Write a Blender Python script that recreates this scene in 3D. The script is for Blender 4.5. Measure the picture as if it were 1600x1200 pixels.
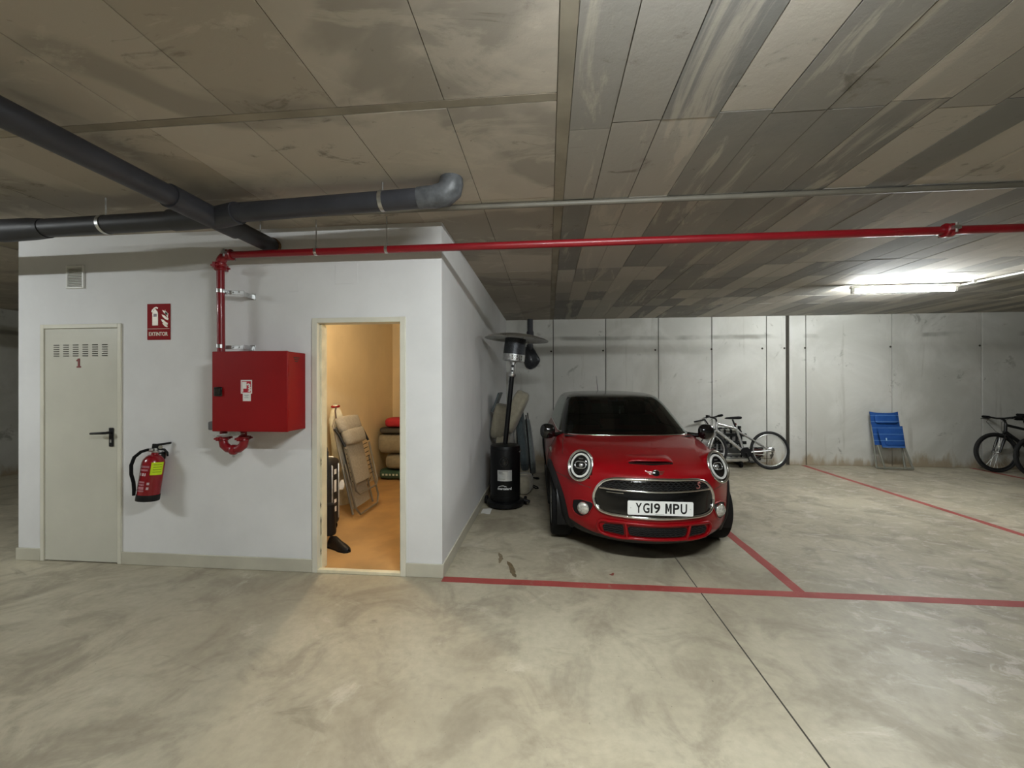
import bpy, bmesh, math, random
from mathutils import Vector, Matrix, Euler

for o in list(bpy.data.objects):
    bpy.data.objects.remove(o, do_unlink=True)
SC = bpy.context.scene
COL = SC.collection
R = math.radians
PI = math.pi
rng = random.Random(7)

# ------------------------------------------------------------------ camera
cam_d = bpy.data.cameras.new('camera')
cam_d.sensor_width = 36.0
cam_d.sensor_fit = 'HORIZONTAL'
cam_d.lens = 620.0 / 1600.0 * 36.0
cam_d.clip_start = 0.05
cam = bpy.data.objects.new('camera', cam_d)
COL.objects.link(cam)
cam.location = (0, 0, 1.5)
cam.rotation_mode = 'XYZ'
_m = Matrix.Rotation(R(5.2), 3, 'Z') @ Matrix.Rotation(R(90.1), 3, 'X') @ Matrix.Rotation(-0.002, 3, 'Z')
cam.rotation_euler = _m.to_euler('XYZ')
SC.camera = cam

# ------------------------------------------------------------------ world, exposure
W = bpy.data.worlds.new('world')
SC.world = W
W.use_nodes = True
W.node_tree.nodes['Background'].inputs[0].default_value = (0.9, 0.95, 1.0, 1)
W.node_tree.nodes['Background'].inputs[1].default_value = 0.02
vs = SC.view_settings
vs.view_transform = 'Standard'
vs.look = 'None'
vs.gamma = 1.0
vs.use_curve_mapping = False
vs.exposure = 1.6
TUBE_STRENGTH = 175.0     # the fluorescent tube over the empty bay (see ceiling_lamp)
LED_STRENGTH = {'near': 132.0, 'left': 84.0}   # the batten lamps over the lane
BULB_STRENGTH = 380.0      # the warm bulb inside the storeroom

# room sizes, metres
CEIL = 2.77
YF, YB = 3.03, 7.80       # front of the white storeroom, concrete back wall
XS, XL = -0.824, -4.56    # side wall and left end of the storeroom

# ------------------------------------------------------------------ mesh helpers
class MB:
    def __init__(s):
        s.v = []; s.f = []
    def add(s, vs, fs):
        n = len(s.v)
        s.v += [tuple(p) for p in vs]
        s.f += [tuple(i + n for i in f) for f in fs]
        return s
    def box(s, x0, x1, y0, y1, z0, z1):
        return s.add([(x0,y0,z0),(x1,y0,z0),(x1,y1,z0),(x0,y1,z0),(x0,y0,z1),(x1,y0,z1),(x1,y1,z1),(x0,y1,z1)],
            [(0,3,2,1),(4,5,6,7),(0,1,5,4),(1,2,6,5),(2,3,7,6),(3,0,4,7)])
    def obox(s, c, size, rot=(0,0,0)):
        M = Matrix.Translation(c) @ Euler(rot).to_matrix().to_4x4()
        a, b, d = size[0]/2, size[1]/2, size[2]/2
        t = MB().box(-a,a,-b,b,-d,d)
        return s.add([M @ Vector(p) for p in t.v], t.f)
    def tube(s, pts, r, seg=10, closed=False, caps=True, flat=1.0):
        P = [Vector(p) for p in pts]
        n = len(P)
        rr = list(r) if isinstance(r, (list, tuple)) else [r]*n
        T = []
        for i in range(n):
            a = P[(i-1) % n] if (closed or i > 0) else P[i]
            b = P[(i+1) % n] if (closed or i < n-1) else P[i]
            d = (b - a)
            T.append(d.normalized() if d.length > 1e-9 else Vector((0,0,1)))
        up = Vector((0,0,1)) if abs(T[0].z) < 0.9 else Vector((0,1,0))
        N = (up - T[0]*up.dot(T[0])).normalized()
        vs = []
        for i in range(n):
            N = (N - T[i]*N.dot(T[i]))
            N = N.normalized() if N.length > 1e-9 else T[i].orthogonal().normalized()
            B = T[i].cross(N)
            for k in range(seg):
                a = 2*PI*k/seg
                vs.append(P[i] + (N*math.cos(a)*flat + B*math.sin(a))*rr[i])
        fs = []
        for i in range(n if closed else n-1):
            j = (i+1) % n
            for k in range(seg):
                l = (k+1) % seg
                fs.append((i*seg+k, i*seg+l, j*seg+l, j*seg+k))
        if caps and not closed:
            fs.append(tuple(reversed(range(seg))))
            fs.append(tuple((n-1)*seg + k for k in range(seg)))
        return s.add(vs, fs)
    def lathe(s, prof, seg=24, M=None, caps=True, a0=0.0, a1=2*PI):
        M = M or Matrix()
        full = abs(a1 - a0 - 2*PI) < 1e-6
        m = seg if full else seg + 1
        vs = []
        for (r, z) in prof:
            for k in range(m):
                a = a0 + (a1-a0)*k/seg
                vs.append(M @ Vector((r*math.cos(a), r*math.sin(a), z)))
        fs = []
        for i in range(len(prof)-1):
            for k in range(seg):
                l = (k+1) % m
                fs.append((i*m+k, i*m+l, (i+1)*m+l, (i+1)*m+k))
        if caps and full:
            if prof[0][0] > 1e-6: fs.append(tuple(reversed(range(m))))
            if prof[-1][0] > 1e-6: fs.append(tuple((len(prof)-1)*m + k for k in range(m)))
        return s.add(vs, fs)
    def prism(s, poly, d0, d1, M=None):
        # polygon in the local x-z plane, thickness along y from d0 to d1
        M = M or Matrix()
        n = len(poly)
        vs = [M @ Vector((p[0], d0, p[1])) for p in poly] + [M @ Vector((p[0], d1, p[1])) for p in poly]
        fs = [tuple(range(n)), tuple(reversed(range(n, 2*n)))]
        for i in range(n):
            j = (i+1) % n
            fs.append((j, i, i+n, j+n))
        return s.add(vs, fs)
    def grid(s, rows, closed=False):
        m = len(rows[0]); n = len(rows)
        vs = [p for r in rows for p in r]
        fs = []
        for i in range(n-1):
            for k in range(m if closed else m-1):
                l = (k+1) % m
                fs.append((i*m+k, i*m+l, (i+1)*m+l, (i+1)*m+k))
        return s.add(vs, fs)
    def slab(s, rows, off):
        # a sheet with thickness: rows of points, pushed by the vector function / vector off
        m = len(rows[0]); n = len(rows)
        off = Vector(off)
        A = [Vector(p) for r in rows for p in r]
        vs = A + [p + off for p in A]
        N = len(A)
        fs = []
        for i in range(n-1):
            for k in range(m-1):
                q = (i*m+k, i*m+k+1, (i+1)*m+k+1, (i+1)*m+k)
                fs.append(q); fs.append(tuple(reversed([x+N for x in q])))
        edge = [k for k in range(m)] + [i*m+m-1 for i in range(1, n)] + [(n-1)*m+k for k in range(m-2, -1, -1)] + [i*m for i in range(n-2, 0, -1)]
        for i in range(len(edge)):
            a, b = edge[i], edge[(i+1) % len(edge)]
            fs.append((b, a, a+N, b+N))
        return s.add(vs, fs)
    def xf(s, M):
        s.v = [tuple(M @ Vector(p)) for p in s.v]
        return s
    def mesh(s, name, smooth=None, recalc=True):
        me = bpy.data.meshes.new(name)
        me.from_pydata(s.v, [], s.f)
        me.update()
        if recalc:
            bm = bmesh.new(); bm.from_mesh(me)
            bmesh.ops.recalc_face_normals(bm, faces=bm.faces)
            bm.to_mesh(me); bm.free()
        if smooth is not None:
            for p in me.polygons: p.use_smooth = True
            me.set_sharp_from_angle(angle=R(smooth))
        return me
    def build(s, name, mat, parent=None, smooth=None, bevel=0.0, seg=2, recalc=True, sub=0):
        o = bpy.data.objects.new(name, s.mesh(name, smooth, recalc))
        o.data.materials.append(mat)
        COL.objects.link(o)
        if parent: o.parent = parent
        if bevel > 0:
            m = o.modifiers.new('bevel', 'BEVEL'); m.width = bevel; m.segments = seg; m.limit_method = 'ANGLE'; m.angle_limit = R(40)
            if smooth is None:
                for p in o.data.polygons: p.use_smooth = True
                o.data.set_sharp_from_angle(angle=R(50))
        if sub:
            m = o.modifiers.new('subdivision', 'SUBSURF'); m.levels = sub; m.render_levels = sub
        return o

def empty(name, loc=(0,0,0), rot=(0,0,0)):
    o = bpy.data.objects.new(name, None)
    o.empty_display_size = 0.1
    o.location = loc; o.rotation_euler = rot
    COL.objects.link(o)
    return o
def tag(o, label=None, cat=None, group=None, kind=None):
    if label: o['label'] = label
    if cat: o['category'] = cat
    if group: o['group'] = group
    if kind: o['kind'] = kind
    return o
def struct(o):
    o['kind'] = 'structure'; return o
def copy_tree(o, parent=None):
    c = o.copy(); COL.objects.link(c); c.parent = parent
    for ch in [x for x in bpy.data.objects if x.parent == o]:
        copy_tree(ch, c)
    return c
def label_part(o, l):
    o['label'] = l; return o

def text(name, s, size, mat, M, parent=None, extrude=0.0008, bold=0.0, align='CENTER', sx=1.0):
    cu = bpy.data.curves.new(name, 'FONT')
    cu.body = s; cu.size = size; cu.extrude = extrude; cu.offset = bold
    cu.align_x = align; cu.align_y = 'CENTER'; cu.resolution_u = 4
    t = bpy.data.objects.new(name + '_tmp', cu); COL.objects.link(t)
    dg = bpy.context.evaluated_depsgraph_get()
    me = bpy.data.meshes.new_from_object(t.evaluated_get(dg))
    bpy.data.objects.remove(t, do_unlink=True)
    me.transform(M @ Matrix.Diagonal((sx, 1, 1, 1)))
    me.materials.clear(); me.materials.append(mat)
    o = bpy.data.objects.new(name, me); COL.objects.link(o)
    if parent: o.parent = parent
    return o
FACE = Matrix.Rotation(R(90), 4, 'X')      # text plane turned upright, facing -y

def arc(cx, cz, r, a0, a1, n=10, rz=None):
    rz = rz or r
    return [(cx + r*math.cos(R(a0 + (a1-a0)*i/n)), cz + rz*math.sin(R(a0 + (a1-a0)*i/n))) for i in range(n+1)]
def strokes(mb, lines, w, d0, d1, M=None):
    # flat ribbons of width w along 2d polylines (x, z), mitred
    for L in lines:
        P = [Vector((p[0], p[1])) for p in L]
        n = len(P); A = []; B = []
        for i in range(n):
            t = (P[min(i+1, n-1)] - P[max(i-1, 0)]).normalized()
            nn = Vector((-t.y, t.x)); k = 1.0
            if 0 < i < n-1:
                t1 = (P[i+1]-P[i]).normalized(); c = nn.dot(Vector((-t1.y, t1.x)))
                k = 1.0/max(c, 0.45)
            A.append(P[i] + nn*w/2*k); B.append(P[i] - nn*w/2*k)
        mb.prism([tuple(p) for p in A] + [tuple(p) for p in reversed(B)], d0, d1, M)
    return mb

# ------------------------------------------------------------------ materials
class NT:
    def __init__(s, name):
        s.m = bpy.data.materials.new(name); s.m.use_nodes = True
        s.t = s.m.node_tree; s.t.nodes.clear()
        s.out = s.n('ShaderNodeOutputMaterial')
    def n(s, t, **k):
        x = s.t.nodes.new(t)
        for a, b in k.items(): setattr(x, a, b)
        return x
    def l(s, a, b): s.t.links.new(a, b)
    def val(s, node, i, v):
        if hasattr(v, 'is_linked') or isinstance(v, bpy.types.NodeSocket): s.l(v, node.inputs[i])
        else: node.inputs[i].default_value = v
    def math(s, op, a, b=0.0, c=None, clamp=False):
        x = s.n('ShaderNodeMath', operation=op, use_clamp=clamp)
        s.val(x, 0, a); s.val(x, 1, b)
        if c is not None: s.val(x, 2, c)
        return x.outputs[0]
    def mix(s, f, a, b, mode='MIX'):
        x = s.n('ShaderNodeMix', data_type='RGBA', blend_type=mode)
        s.val(x, 0, f)
        s.val(x, 6, a if not isinstance(a, tuple) else (*a, 1)); s.val(x, 7, b if not isinstance(b, tuple) else (*b, 1))
        return x.outputs[2]
    def noise(s, vec, scale, detail=4, rough=0.55, dist=0.0):
        x = s.n('ShaderNodeTexNoise'); s.l(vec, x.inputs['Vector'])
        x.inputs['Scale'].default_value = scale; x.inputs['Detail'].default_value = detail
        x.inputs['Roughness'].default_value = rough; x.inputs['Distortion'].default_value = dist
        return x.outputs[0]
    def ramp(s, f, a, b):
        x = s.n('ShaderNodeMapRange', interpolation_type='SMOOTHSTEP'); s.l(f, x.inputs[0])
        x.inputs[1].default_value = a; x.inputs[2].default_value = b
        return x.outputs[0]
    def mapv(s, vec, scale=(1,1,1), loc=(0,0,0)):
        x = s.n('ShaderNodeMapping'); s.l(vec, x.inputs[0]); x.inputs['Scale'].default_value = scale; x.inputs['Location'].default_value = loc
        return x.outputs[0]
    def bump(s, h, strength, dist=0.01):
        x = s.n('ShaderNodeBump'); s.l(h, x.inputs['Height']); x.inputs['Strength'].default_value = strength; x.inputs['Distance'].default_value = dist
        return x.outputs[0]
    def bsdf(s, col, rough=0.5, metal=0.0, spec=0.5, nrm=None, coat=0.0, sheen=0.0):
        b = s.n('ShaderNodeBsdfPrincipled')
        s.val(b, 'Base Color', (*col, 1) if isinstance(col, tuple) else col)
        s.val(b, 'Roughness', rough); s.val(b, 'Metallic', metal); s.val(b, 'Specular IOR Level', spec)
        b.inputs['Coat Weight'].default_value = coat; b.inputs['Coat Roughness'].default_value = 0.06
        b.inputs['Sheen Weight'].default_value = sheen
        if nrm is not None: s.l(nrm, b.inputs['Normal'])
        s.l(b.outputs[0], s.out.inputs[0]); return b

def srgb(r, g, b):
    f = lambda c: (c/255/12.92 if c/255 <= 0.04045 else ((c/255+0.055)/1.055)**2.4)
    return (f(r), f(g), f(b))

def pm(name, col, rough=0.5, metal=0.0, var=0.12, scale=9.0, bump=0.0, bscale=60.0, spec=0.5, coat=0.0, sheen=0.0, rvar=0.08):
    """plain procedural material: colour with soft noise variation and a little relief"""
    t = NT(name)
    vec = t.n('ShaderNodeTexCoord').outputs['Object']
    nz = t.noise(vec, scale, 4)
    k = t.ramp(nz, 0.3, 0.7)
    c = t.mix(k, tuple(x*(1-var) for x in col), tuple(min(x*(1+var), 1.0) for x in col))
    rr = t.math('ADD', t.math('MULTIPLY', nz, rvar*2), rough - rvar, clamp=True)
    nrm = t.bump(t.noise(vec, bscale, 3), bump, 0.004) if bump else None
    t.bsdf(c, rr, metal, spec, nrm, coat, sheen)
    return t.m

def m_floor():
    t = NT('floor_concrete'); p = t.n('ShaderNodeNewGeometry').outputs['Position']
    big = t.noise(p, 0.55, 5, 0.6, 0.6); mid = t.noise(p, 2.3, 6, 0.65, 0.8); fine = t.noise(p, 22, 4, 0.6)
    c = t.mix(t.ramp(big, 0.32, 0.68), srgb(158, 150, 130), srgb(192, 184, 162))
    c = t.mix(t.math('MULTIPLY', t.ramp(mid, 0.44, 0.66), 0.7), c, srgb(140, 131, 114))
    c = t.mix(t.math('MULTIPLY', t.ramp(t.noise(t.mapv(p, loc=(7,3,0)), 1.6, 7, 0.7, 1.2), 0.56, 0.70), 0.42), c, srgb(214, 207, 190))
    c = t.mix(t.math('MULTIPLY', t.ramp(t.noise(t.mapv(p, (1.0, 2.6, 1), (11,5,0)), 1.9, 6, 0.62, 1.5), 0.60, 0.75), 0.55), c, srgb(116, 109, 94))
    # soft light reflection painted as pale ragged patches on the right-hand lane; small scuffs
    px = t.n('ShaderNodeSeparateXYZ'); t.l(p, px.inputs[0])
    side = t.ramp(px.outputs[0], 1.1, 2.6)
    pale = t.ramp(t.noise(t.mapv(p, (1.0,1.6,1), (2,9,0)), 5.5, 8, 0.72, 0.6), 0.52, 0.64)
    c = t.mix(t.math('MULTIPLY', t.math('MULTIPLY', pale, side), 0.5), c, srgb(214, 206, 197))
    c = t.mix(t.math('MULTIPLY', t.ramp(fine, 0.3, 0.75), 0.16), c, srgb(90, 84, 72))
    sp = t.ramp(t.noise(p, 48, 2, 0.5), 0.73, 0.78)
    c = t.mix(t.math('MULTIPLY', sp, 0.5), c, srgb(70, 64, 54))
    rr = t.math('ADD', t.math('MULTIPLY', mid, 0.30), 0.30)
    t.bsdf(c, rr, 0, 0.4, t.bump(t.noise(p, 60, 4), 0.08, 0.003)); return t.m

def m_white(name='white_paint', base=(0.74, 0.74, 0.74)):
    t = NT(name); p = t.n('ShaderNodeNewGeometry').outputs['Position']
    nz = t.noise(p, 1.3, 5, 0.6)
    c = t.mix(t.ramp(nz, 0.3, 0.7), tuple(x*0.94 for x in base), tuple(min(1, x*1.04) for x in base))
    sc = t.ramp(t.noise(t.mapv(p, (1,1,0.35)), 7, 6, 0.7, 1.0), 0.67, 0.76)
    c = t.mix(t.math('MULTIPLY', sc, 0.14), c, srgb(150, 146, 132))
    t.bsdf(c, 0.62, 0, 0.35, t.bump(t.noise(p, 140, 3), 0.10, 0.002)); return t.m

def m_ceiling(name, board):
    t = NT(name); p = t.n('ShaderNodeNewGeometry').outputs['Position']
    rnd = t.n('ShaderNodeObjectInfo').outputs['Random']
    c = t.mix(t.ramp(rnd, 0.12, 0.95), srgb(130, 129, 126), srgb(184, 178, 168)) if board else t.mix(t.ramp(rnd, 0.1, 0.9), srgb(170, 161, 148), srgb(190, 182, 170))
    big = t.noise(p, 0.8, 5, 0.6, 0.7)
    c = t.mix(t.math('MULTIPLY', t.ramp(big, 0.35, 0.7), 0.40), c, srgb(168, 160, 147))
    if not board:
        # greyer, smoother pours with hard ragged edges
        gp = t.noise(t.mapv(p, (0.9, 1.5, 1.0), (1.3, 0.4, 0)), 0.8, 5, 0.5, 0.4)
        c = t.mix(t.math('MULTIPLY', t.ramp(gp, 0.50, 0.56), 0.5), c, srgb(126, 121, 114))
    # pale laitance bleeding along the boards, ragged
    st = t.noise(t.mapv(p, (3.4, 0.55, 1.0) if board else (0.9, 2.0, 1.0)), 1.5, 7, 0.68, 0.9)
    c = t.mix(t.math('MULTIPLY', t.ramp(st, 0.54, 0.64), 0.5), c, srgb(200, 192, 178))
    dk = t.noise(t.mapv(p, (1.0, 1.7, 1.0), (4, 2, 0)), 2.6, 7, 0.7, 1.1)
    c = t.mix(t.math('MULTIPLY', t.ramp(dk, 0.60, 0.72), 0.65), c, srgb(98, 92, 82))
    spot = t.ramp(t.noise(p, 17, 3, 0.6), 0.68, 0.76)
    c = t.mix(t.math('MULTIPLY', spot, 0.45), c, srgb(88, 80, 68))
    t.bsdf(c, 0.78, 0, 0.25, t.bump(t.noise(p, 25, 6, 0.65), 0.22, 0.006)); return t.m

def m_backwall():
    t = NT('cast_concrete'); p = t.n('ShaderNodeNewGeometry').outputs['Position']
    rnd = t.n('ShaderNodeObjectInfo').outputs['Random']
    sx = t.n('ShaderNodeSeparateXYZ'); t.l(p, sx.inputs[0]); z = sx.outputs[2]
    c = t.mix(rnd, srgb(186, 185, 177), srgb(200, 199, 192))
    big = t.noise(p, 0.9, 6, 0.62, 0.6)
    c = t.mix(t.math('MULTIPLY', t.ramp(big, 0.38, 0.66), 0.55), c, srgb(222, 221, 215))
    blot = t.noise(t.mapv(p, loc=(3,0,5)), 2.2, 7, 0.72, 0.7)
    c = t.mix(t.math('MULTIPLY', t.ramp(blot, 0.60, 0.69), 0.62), c, srgb(124, 122, 113))
    run = t.noise(t.mapv(p, (5.0, 1, 0.5)), 1.2, 5, 0.6, 0.5)
    c = t.mix(t.math('MULTIPLY', t.ramp(run, 0.58, 0.74), 0.35), c, srgb(142, 138, 124))
    # construction joint stain at one level and brown dirt splashed along the foot
    d = t.math('ABSOLUTE', t.math('SUBTRACT', z, t.math('ADD', 2.36, t.math('MULTIPLY', t.noise(p, 3, 3), 0.06))))
    band = t.math('SUBTRACT', 1.0, t.ramp(d, 0.015, 0.06))
    c = t.mix(t.math('MULTIPLY', t.math('MULTIPLY', band, t.ramp(t.noise(p, 1.1, 3), 0.42, 0.62)), 0.6), c, srgb(110, 106, 96))
    hz = t.math('SUBTRACT', z, t.math('MULTIPLY', t.ramp(t.noise(t.mapv(p, (1,1,0.3)), 3.2, 6, 0.65), 0.3, 0.8), 0.34))
    foot = t.math('SUBTRACT', 1.0, t.ramp(hz, -0.10, 0.10))
    c = t.mix(t.math('MULTIPLY', foot, 0.75), c, srgb(150, 130, 98))
    t.bsdf(c, 0.8, 0, 0.25, t.bump(t.noise(p, 16, 6, 0.7), 0.25, 0.006)); return t.m

M = {}
M['floor'] = m_floor()
M['white'] = m_white()
M['cream'] = m_white('cream_paint', srgb(214, 196, 160))
M['panel'] = m_ceiling('ceiling_panel_concrete', False)
M['board'] = m_ceiling('ceiling_board_concrete', True)
M['backwall'] = m_backwall()
M['joint'] = pm('joint_dark', srgb(62, 58, 50), 0.9)
M['strip'] = pm('seam_concrete', srgb(144, 136, 121), 0.8, var=0.2, scale=3)
M['tile_base'] = pm('skirting_tile', srgb(192, 188, 172), 0.4, var=0.06, scale=4)
M['store_floor'] = pm('storeroom_floor', srgb(176, 140, 92), 0.5, var=0.16, scale=2.5)
M['door'] = pm('door_paint', srgb(202, 200, 187), 0.38, var=0.04, scale=2, spec=0.5)
M['door_frame'] = pm('door_frame_paint', srgb(216, 213, 198), 0.42, var=0.05, scale=3)
M['jamb'] = pm('peeling_cream_paint', srgb(222, 214, 186), 0.5, var=0.1, scale=8)
M['black'] = pm('black_plastic', srgb(19, 19, 20), 0.45, var=0.1, spec=0.3)
M['rubber'] = pm('black_rubber', srgb(17, 17, 18), 0.8, var=0.15, bump=0.2, bscale=120, spec=0.2)
M['gloss_black'] = pm('gloss_black', srgb(12, 12, 13), 0.12, var=0.05, rvar=0.03, coat=0.6)
M['chrome'] = pm('chrome', (0.80, 0.80, 0.79), 0.14, 1.0, var=0.03, rvar=0.04)
M['steel'] = pm('galvanised_steel', (0.62, 0.63, 0.63), 0.34, 1.0, var=0.15, scale=30)
M['alu'] = pm('aluminium', (0.66, 0.66, 0.65), 0.35, 1.0, var=0.08)
M['red_paint'] = pm('red_enamel', srgb(138, 10, 14), 0.48, var=0.06, scale=3, spec=0.25)
M['pipe_red'] = pm('red_pipe_paint', srgb(130, 11, 24), 0.38, var=0.08, scale=5, coat=0.2)
M['line_red'] = None
M['pvc'] = pm('grey_pvc', srgb(52, 53, 59), 0.5, var=0.12, scale=6)
M['tape'] = pm('grey_wrap', srgb(78, 80, 83), 0.45, var=0.3, scale=22, bump=0.4, bscale=40)
M['conduit'] = pm('conduit_paint', srgb(104, 100, 90), 0.5, var=0.12, scale=4)
M['white_plastic'] = pm('white_plastic', srgb(226, 226, 222), 0.4, var=0.03)
M['paper'] = pm('paper', srgb(226, 225, 220), 0.7, var=0.05, scale=20)

def m_line():
    t = NT('red_floor_paint'); p = t.n('ShaderNodeNewGeometry').outputs['Position']
    w = t.ramp(t.noise(p, 9, 7, 0.75, 0.4), 0.55, 0.70)
    c = t.mix(t.ramp(t.noise(p, 2.0, 4), 0.3, 0.7), srgb(146, 62, 58), srgb(166, 82, 76))
    c = t.mix(t.math('MULTIPLY', w, 0.5), c, srgb(160, 134, 116))
    t.bsdf(c, 0.6, 0, 0.3); return t.m
M['line_red'] = m_line()

def emit(name, col, strength):
    t = NT(name)
    vec = t.n('ShaderNodeTexCoord').outputs['Object']
    e = t.n('ShaderNodeEmission')
    c = t.mix(t.noise(vec, 3, 1), col, tuple(x*0.98 for x in col))
    t.l(c, e.inputs[0]); e.inputs[1].default_value = strength
    t.l(e.outputs[0], t.out.inputs[0]); return t.m
M['tube'] = emit('fluorescent_tube', (0.95, 1.0, 1.0), TUBE_STRENGTH)
for _k, _s in LED_STRENGTH.items(): M['led_'+_k] = emit('led_diffuser_'+_k, (0.95, 1.0, 1.0), _s)
M['bulb'] = emit('warm_bulb', (1.0, 0.78, 0.50), BULB_STRENGTH)
# ================================================================== ceiling lamps
def ceiling_lamp(x, y, label, length=1.2, rz=0.0, group=None):
    t = tag(empty('tube_lamp', (x, y, CEIL), (0, 0, rz)), label, 'ceiling lamp', group)
    h = length/2
    MB().box(-h-.03, h+.03, -.022, .022, -.050, -.012).build('batten', M['white_plastic'], t, bevel=.004)
    MB().box(-.40, -.36, -.014, .014, -.013, 0).build('mounting_clip', M['steel'], t)
    MB().box(.36, .40, -.014, .014, -.013, 0).build('mounting_clip', M['steel'], t)
    for s in (-1, 1):
        MB().box(s*h-.018, s*h+.018, -.017, .017, -.108, -.048).build('lamp_holder', M['white_plastic'], t, bevel=.004)
    Mx = Matrix.Translation((-h+.016, 0, -.088)) @ Matrix.Rotation(R(90), 4, 'Y')
    MB().lathe([(.0135, 0), (.0135, length-.032)], 12, Mx).build('tube', M['tube'], t, smooth=50)
    return t
def batten_lamp(x, y, label, which):
    # LED batten: shallow diffuser, housing widened to block its light from the ceiling
    t = tag(empty('batten_lamp', (x, y, CEIL), (0, 0, 0)), label, 'ceiling lamp')
    MB().box(-.62, .62, -.10, .10, -.070, -.004).build('batten', M['white_plastic'], t, bevel=.004)
    prof = [(.034*math.cos(R(a_)), -.071-.032*math.sin(R(a_))) for a_ in range(0, 181, 15)]
    MB().grid([[(x_, y_, z_) for y_, z_ in prof] for x_ in (-.60, .60)]).add([(sx*.60, y_, z_) for sx in (-1, 1) for y_, z_ in prof], [tuple(range(13)), tuple(reversed(range(13, 26)))]).build('diffuser', M['led_'+which], t, smooth=50)
    for s in (-1, 1): MB().box(s*.611-.011, s*.611+.011, -.06, .06, -.105, -.004).build('end_cap', M['white_plastic'], t, bevel=.003)
    return t
batten_lamp(0.50, 0.70, 'white batten lamp on the ceiling in front of the white storeroom', 'near')
batten_lamp(-5.70, 0.70, 'white batten lamp on the ceiling beyond the numbered door', 'left')
ceiling_lamp(4.50, 5.47, 'lit white tube lamp on the ceiling above the empty parking bay')

# ================================================================== setting
XMIN, XMAX, YMIN = -9.0, 13.0, -5.0
struct(MB().box(XMIN-.2, XMAX+.2, YMIN-.2, YB+.4, -.2, 0).build('floor', M['floor']))
fl = bpy.data.objects['floor']
MB().box(1.088, 1.096, YMIN, 3.55, 0.0, 0.0008).build('expansion_joint', M['joint'], fl)
MB().box(1.098, 1.104, 3.25, YB-.02, 0.0, 0.0007).build('expansion_joint', M['strip'], fl)

# ceiling: cast concrete that shows every shuttering board and panel
ce = struct(MB().box(XMIN-.2, XMAX+.2, YMIN-.2, YB+.4, CEIL+.012, CEIL+.25).build('ceiling', M['strip']))
_pan = {}
def ceil_piece(name, x0, x1, y0, y1, mat, gap=0.004, dz=None):
    w, l = round(x1-x0, 3), round(y1-y0, 3)
    key = (name, w, l)
    if key not in _pan:
        _pan[key] = MB().box(gap/2, w-gap/2, gap/2, l-gap/2, 0, .03).mesh(name)
        _pan[key].materials.append(mat)
    o = bpy.data.objects.new(name, _pan[key]); COL.objects.link(o)
    o.parent = ce
    o.location = (x0, y0, CEIL + (rng.uniform(-.0012, .0018) if dz is None else dz))
    return o
# left: half-metre panels
xs = [round(-8.96 + .5*i, 3) for i in range(18)] + [.042]
for i in range(len(xs)-1):
    for (a, b) in ((YMIN, 1.735), (1.785, 2.70), (2.70, 4.45), (4.45, 6.1), (6.1, YB)):
        if xs[i] < XL-.2 and a > 2.6: continue
        ceil_piece('ceiling_panel', xs[i], xs[i+1], a, b, M['panel'])
for (a, b) in ((2.70, 5.2), (5.2, YB)):
    ceil_piece('ceiling_panel', -8.96, -6.8, a, b, M['panel']); ceil_piece('ceiling_panel', -6.8, -4.96, a, b, M['panel'])
ceil_piece('seam_strip', -8.96, .042, 1.735, 1.785, M['strip'], .003, .0005)
ceil_piece('seam_strip', .042, .108, YMIN, YB, M['strip'], .003, .0005)
# right: narrow boards running away from the lane
xb = [.108, .31, .545, .80, 1.04] + [round(1.04 + .25*i, 3) for i in range(1, 37)]
for i in range(len(xb)-1):
    st = rng.choice((0, .04, -.03))
    rows = [YMIN, 1.96+st, 2.75, 4.40+st, 4.95, 5.5+st, 6.05, 6.6+st, YB]
    if xb[i] > 7.2: rows = [YMIN, 1.96+st, 4.40+st, 5.5, YB]
    for a, b in zip(rows[:-1], rows[1:]):
        ceil_piece('ceiling_board', xb[i], xb[i+1], a, b, M['board'], .003 if rng.random() < .6 else .007)
ceil_piece('ceiling_board', xb[-1], XMAX, YMIN, YB, M['board'])

# concrete back wall in shuttered panels, a wide expansion joint, tie holes
wb = struct(MB().box(XMIN-.2, XMAX+.2, YB+.02, YB+.3, 0, CEIL+.01).build('wall_back', M['joint']))
cuts = [XMIN, -7.9, -6.4, -4.9, -3.9, -2.9, -1.9, -.9, .10, 1.11, 2.10, 3.08, 4.06, 4.405]
cut2 = [4.455, 4.75, 6.22, 7.70, 9.2, 10.7, 12.2, XMAX]
for cs in (cuts, cut2):
    for a, b in zip(cs[:-1], cs[1:]):
        g = .006
        d = rng.uniform(-.003, .004)
        MB().box(a+g, b-g, YB+d, YB+.05, 0, CEIL+.008).build('wall_panel', M['backwall'], wb, bevel=.004, seg=1)
for x in (.06, 1.06, 2.04, 3.07, 3.98, 4.37, 4.73, 6.19, 7.66):
    Mx = Matrix.Translation((x, YB-.005, 2.15 + .004*x)) @ Matrix.Rotation(R(90), 4, 'X')
    MB().lathe([(.018, 0), (.018, .002), (.012, .002), (.011, -.02)], 12, Mx, caps=True).build('tie_hole', M['joint'], wb, smooth=40)
for n, b in (('wall_left', (XMIN-.2, XMIN, YMIN, YB)), ('wall_right', (XMAX, XMAX+.2, YMIN, YB)), ('wall_rear', (XMIN-.2, XMAX+.2, YMIN-.2, YMIN))):
    struct(MB().box(*b, 0, CEIL+.01).build(n, M['backwall']))

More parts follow.
